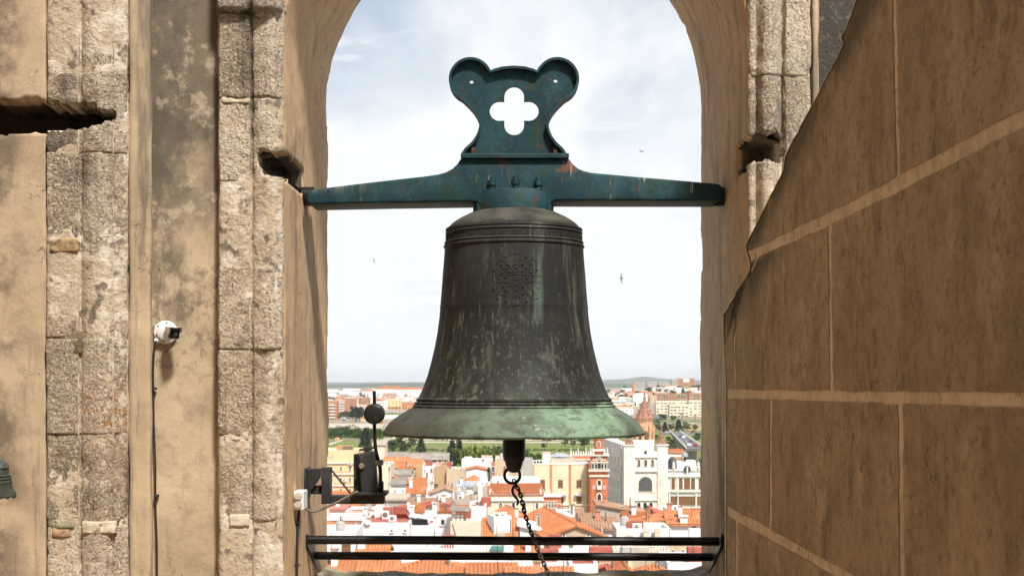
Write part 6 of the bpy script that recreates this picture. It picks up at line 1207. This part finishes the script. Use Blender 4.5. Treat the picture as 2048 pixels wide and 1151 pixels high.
# reeds and bushes along the bank nobody could count
def scrub(name, label, x0, x1, pb0, pb1, n, m, hmax, seed):
    random.seed(seed); mb = MB()
    for _ in range(n):
        pb = random.uniform(pb0, pb1); Y = GY(pb); c = Vector((PX(random.uniform(x0, x1), Y), Y, -37.8)); h = random.uniform(.4, 1) * hmax; leaves(mb, c + Vector((0, 0, h * .5)), h * .8, 14, h * .28, .6)
    o = mb.build(name, M_leaf[m]); o['kind'] = 'stuff'; o['label'] = label; o['category'] = 'bushes'
scrub('river_scrub', 'brown green scrub along the near river bank', 600, 1200, 899.5, 903, 300, 1, 1.3, 5)
scrub('garden_hedge', 'low green hedge and bushes of the riverside garden', 640, 800, 866, 878, 300, 0, 3.0, 6)
# ================================================================ small park and road things
pv = thing('park_kiosk', 'tiny orange roofed kiosk on the park lawn at the left', 'kiosk', (*GP(674, 879.5), -37.9)); kq = GY(879.5) / F
part('wall', WALL['y'], pv, lambda m: m.box(-4 * kq, 4 * kq, 0, 3, 0, 3.2 * kq)); part('roof', ROOF['t2'], pv, lambda m: m.lathe([(6.2 * kq, 3.0 * kq), (1.5 * kq, 5.6 * kq), (.05, 5.9 * kq)], 4, (0, 1.4, 0)))
gw_ = thing('garden_wall', 'pale stone garden wall crossing the park behind the conifer', 'wall', (*GP(705, 881), -37.9)); a, b = GP(684, 880), GP(765, 884)
part('wall', M_path, gw_, lambda m: m.add([Vector((x - WM[gw_].translation.x, y - WM[gw_].translation.y, z)) for x, y in (a, b) for z in (0, 1.6)] + [Vector((x - WM[gw_].translation.x, y + .5 - WM[gw_].translation.y, z)) for x, y in (a, b) for z in (0, 1.6)], [(0, 2, 3, 1), (4, 5, 7, 6), (1, 3, 7, 5), (2, 6, 7, 3), (0, 1, 5, 4)]))
bw = thing('river_wall', 'long pale river wall along the promenade', 'wall', (*GP(950, 880.5), -37.9)); Yb = GY(880.5)
part('wall', M_path, bw, lambda m: m.box(-60, 60, 0, .6, 0, 2.0)); 
for i in range(7): part('pier', M_trim, bw, lambda m: m.box(-54 + i * 18, -53 + i * 18, -.2, .8, 0, 2.6))
# road bridge
zb_ = -31; A0, A1 = P(1340, 0, 905), P(1359, 0, 905); B0, B1 = P(1372, 0, 672), P(1408, 0, 672)
br = thing('road_bridge', 'grey road bridge with white railings at the right jamb', 'bridge', (A0.x, 780, -38))
L0, L1, N0, N1 = Vector((A0.x, 905, zb_)), Vector((A1.x, 905, zb_)), Vector((B0.x, 672, zb_)), Vector((B1.x, 672, zb_))
MB().prism([N0, N1, L1, L0], (0, 0, -1.3)).build('deck', M_asph, br)
def along(a, b, t): return a.lerp(b, t)
for a, b in ((N0, L0), (N1, L1)):
    MB().tube([a + Vector((0, 0, 1.1)), b + Vector((0, 0, 1.1))], .14, 6).build('handrail', M_frame, br)
    MB().prism([a, b, b + Vector((.5, 0, 0)), a + Vector((.5, 0, 0))], (0, 0, .35)).build('kerb', M_path, br)
    part('railing_posts', M_frame, br, lambda m: [m.box(p.x - .1, p.x + .1, p.y - .1, p.y + .1, p.z, p.z + 1.1) for p in [WM[br].inverted() @ along(a, b, i / 60) for i in range(61)]])['kind'] = 'stuff'
for t in (.12, .38, .64, .9):
    p = WM[br].inverted() @ along(N0, L0, t).lerp(along(N1, L1, t), .5); part('bridge_pier', M_path, br, lambda m: m.box(p.x - 2.4, p.x + 2.4, p.y - .7, p.y + .7, -1, p.z - 1.2))
part('centre_line', M_frame, br, lambda m: [m.add([WM[br].inverted() @ (along(N0, L0, t).lerp(along(N1, L1, t), f) + Vector((0, 0, .02))) for t, f in ((i / 30, .49), (i / 30, .51), (i / 30 + .016, .51), (i / 30 + .016, .49))], [(0, 1, 2, 3)]) for i in range(30)])['kind'] = 'stuff'
sheet('approach_road', [GP(1318, 868), GP(1440, 868), GP(1440, 863.5), GP(1322, 864)], M_asph, -37.8)
# cars
def car(loc, rz, paint, label, group=None):
    t = thing('parked_car' if group else 'car', label, 'car', loc, rz, group)
    part('body', paint, t, lambda m: (m.prism([(-2.1, -.85, .3), (2.1, -.85, .3), (2.15, -.85, .75), (1.1, -.85, .9), (.55, -.85, 1.42), (-1.2, -.85, 1.45), (-1.9, -.85, .95), (-2.15, -.85, .85)], (0, 1.7, 0))), bev=.05)
    part('glazing', M_glass, t, lambda m: m.prism([(1.0, -.87, .93), (.52, -.87, 1.36), (-1.15, -.87, 1.38), (-1.7, -.87, .95)], (0, 1.74, 0)))
    for x in (-1.3, 1.3):
        for y in (-.8, .8): part('wheel', M_bcable, t, lambda m: m.lathe([(.02, .1), (.32, .1), (.32, -.1), (.02, -.1)], 12, (x, y, .32), axis='Y'))
cw = surf('white_car', (.7, .7, .7), .35); cr_ = surf('red_car', (.30, .03, .03), .35); cg = surf('grey_car', (.10, .11, .12), .35)
for t, f, m_, l in ((.10, .3, cw, 'white car nearest on the road bridge'), (.08, .62, cr_, 'red car on the near end of the road bridge'), (.30, .7, cg, 'grey car halfway along the road bridge'), (.52, .55, cw, 'white car farther along the road bridge'), (.6, .45, cg, 'dark car at the far end of the road bridge')):
    p = along(N0, L0, t).lerp(along(N1, L1, t), f); car(p + Vector((0, 0, .02)), math.atan2(L0.y - N0.y, L0.x - N0.x), m_, l)
car(Vector((*GP(1336, 866), -37.7)), .05, cw, 'white car on the road behind the spire'); car(Vector((*GP(1386, 865), -37.7)), .05, cr_, 'red car on the road at the right jamb')
random.seed(8)
for i in range(10): x, y = GP(random.uniform(683, 705), random.uniform(834, 841)); car(Vector((x, y, -37.75)), random.uniform(.9, 1.3), random.choice((cw, cw, cg)), 'car parked along the far avenue', 'cars parked along the far avenue')
# lamp posts on the bridge
for i, t in enumerate((.05, .35, .7)):
    p = along(N1, L1, t); lp = thing('street_lamp', ('street lamp at the near end of the road bridge', 'street lamp in the middle of the road bridge', 'street lamp at the far end of the road bridge')[i], 'street lamp', p, 0, 'lamps on the road bridge'); part('post', M_steel, lp, lambda m: m.tube([(0, 0, 0), (0, 0, 7.5), (-1.6, 0, 8)], .09, 6)); part('lamp_head', M_frame, lp, lambda m: m.box(-2.2, -1.5, -.15, .15, 7.95, 8.1))
# ================================================================ swifts in the sky
def swift(px, py, Y, label, rx, ry, rz):
    c = P(px, py, Y); t = thing('swift', label, 'bird', c); t.rotation_euler = (rx, ry, rz)
    m = surf('dark_plumage_%d' % px, (.03, .025, .022), .9)
    mb = MB(); mb.lathe([(.002, .09), (.014, .075), (.022, .04), (.022, 0), (.014, -.05), (.006, -.08)], 10, (0, 0, 0), axis='Y')
    for s in (-1, 1): mb.add([(s * .015, .045 * -1, .0), (s * .10, -.055, .008), (s * .20, -.005, .006), (s * .235, .045, .0), (s * .16, .012, .004), (s * .08, .0, .006), (s * .015, .01, 0)], [(0, 1, 5, 6), (1, 2, 4, 5), (2, 3, 4)]); mb.add([(s * .004, .07, 0), (s * .035, .135, 0), (s * .002, .10, 0), (0, .06, 0)], [(0, 1, 2, 3)])
    mb.build('body', m, t, local=True, smooth=True)
swift(1243, 556, 56, 'largest of three swifts, flying right of the bell', R(60), R(85), R(10)); swift(748, 521, 95, 'small swift in the sky left of the bell', R(60), R(75), R(30)); swift(1283, 302, 110, 'tiny swift above the right arm of the yoke', R(70), R(20), R(-30))
# ================================================================ haze
hz_ = MB().box(-19000, 19000, -60, 24500, -62, 125).build('haze', surf('haze', (1, 1, 1))); hz_['kind'] = 'stuff'; hz_['label'] = 'thin bluish summer haze over the plain'; hz_['category'] = 'haze'
hm_ = hz_.data.materials[0]; nt2 = hm_.node_tree; nt2.nodes.clear(); pv_ = nt2.nodes.new('ShaderNodeVolumePrincipled'); pv_.inputs['Color'].default_value = (.93, .97, 1, 1); pv_.inputs['Density'].default_value = 3.6e-5; pv_.inputs['Anisotropy'].default_value = 0
om = nt2.nodes.new('ShaderNodeOutputMaterial'); nt2.links.new(pv_.outputs[0], om.inputs['Volume'])
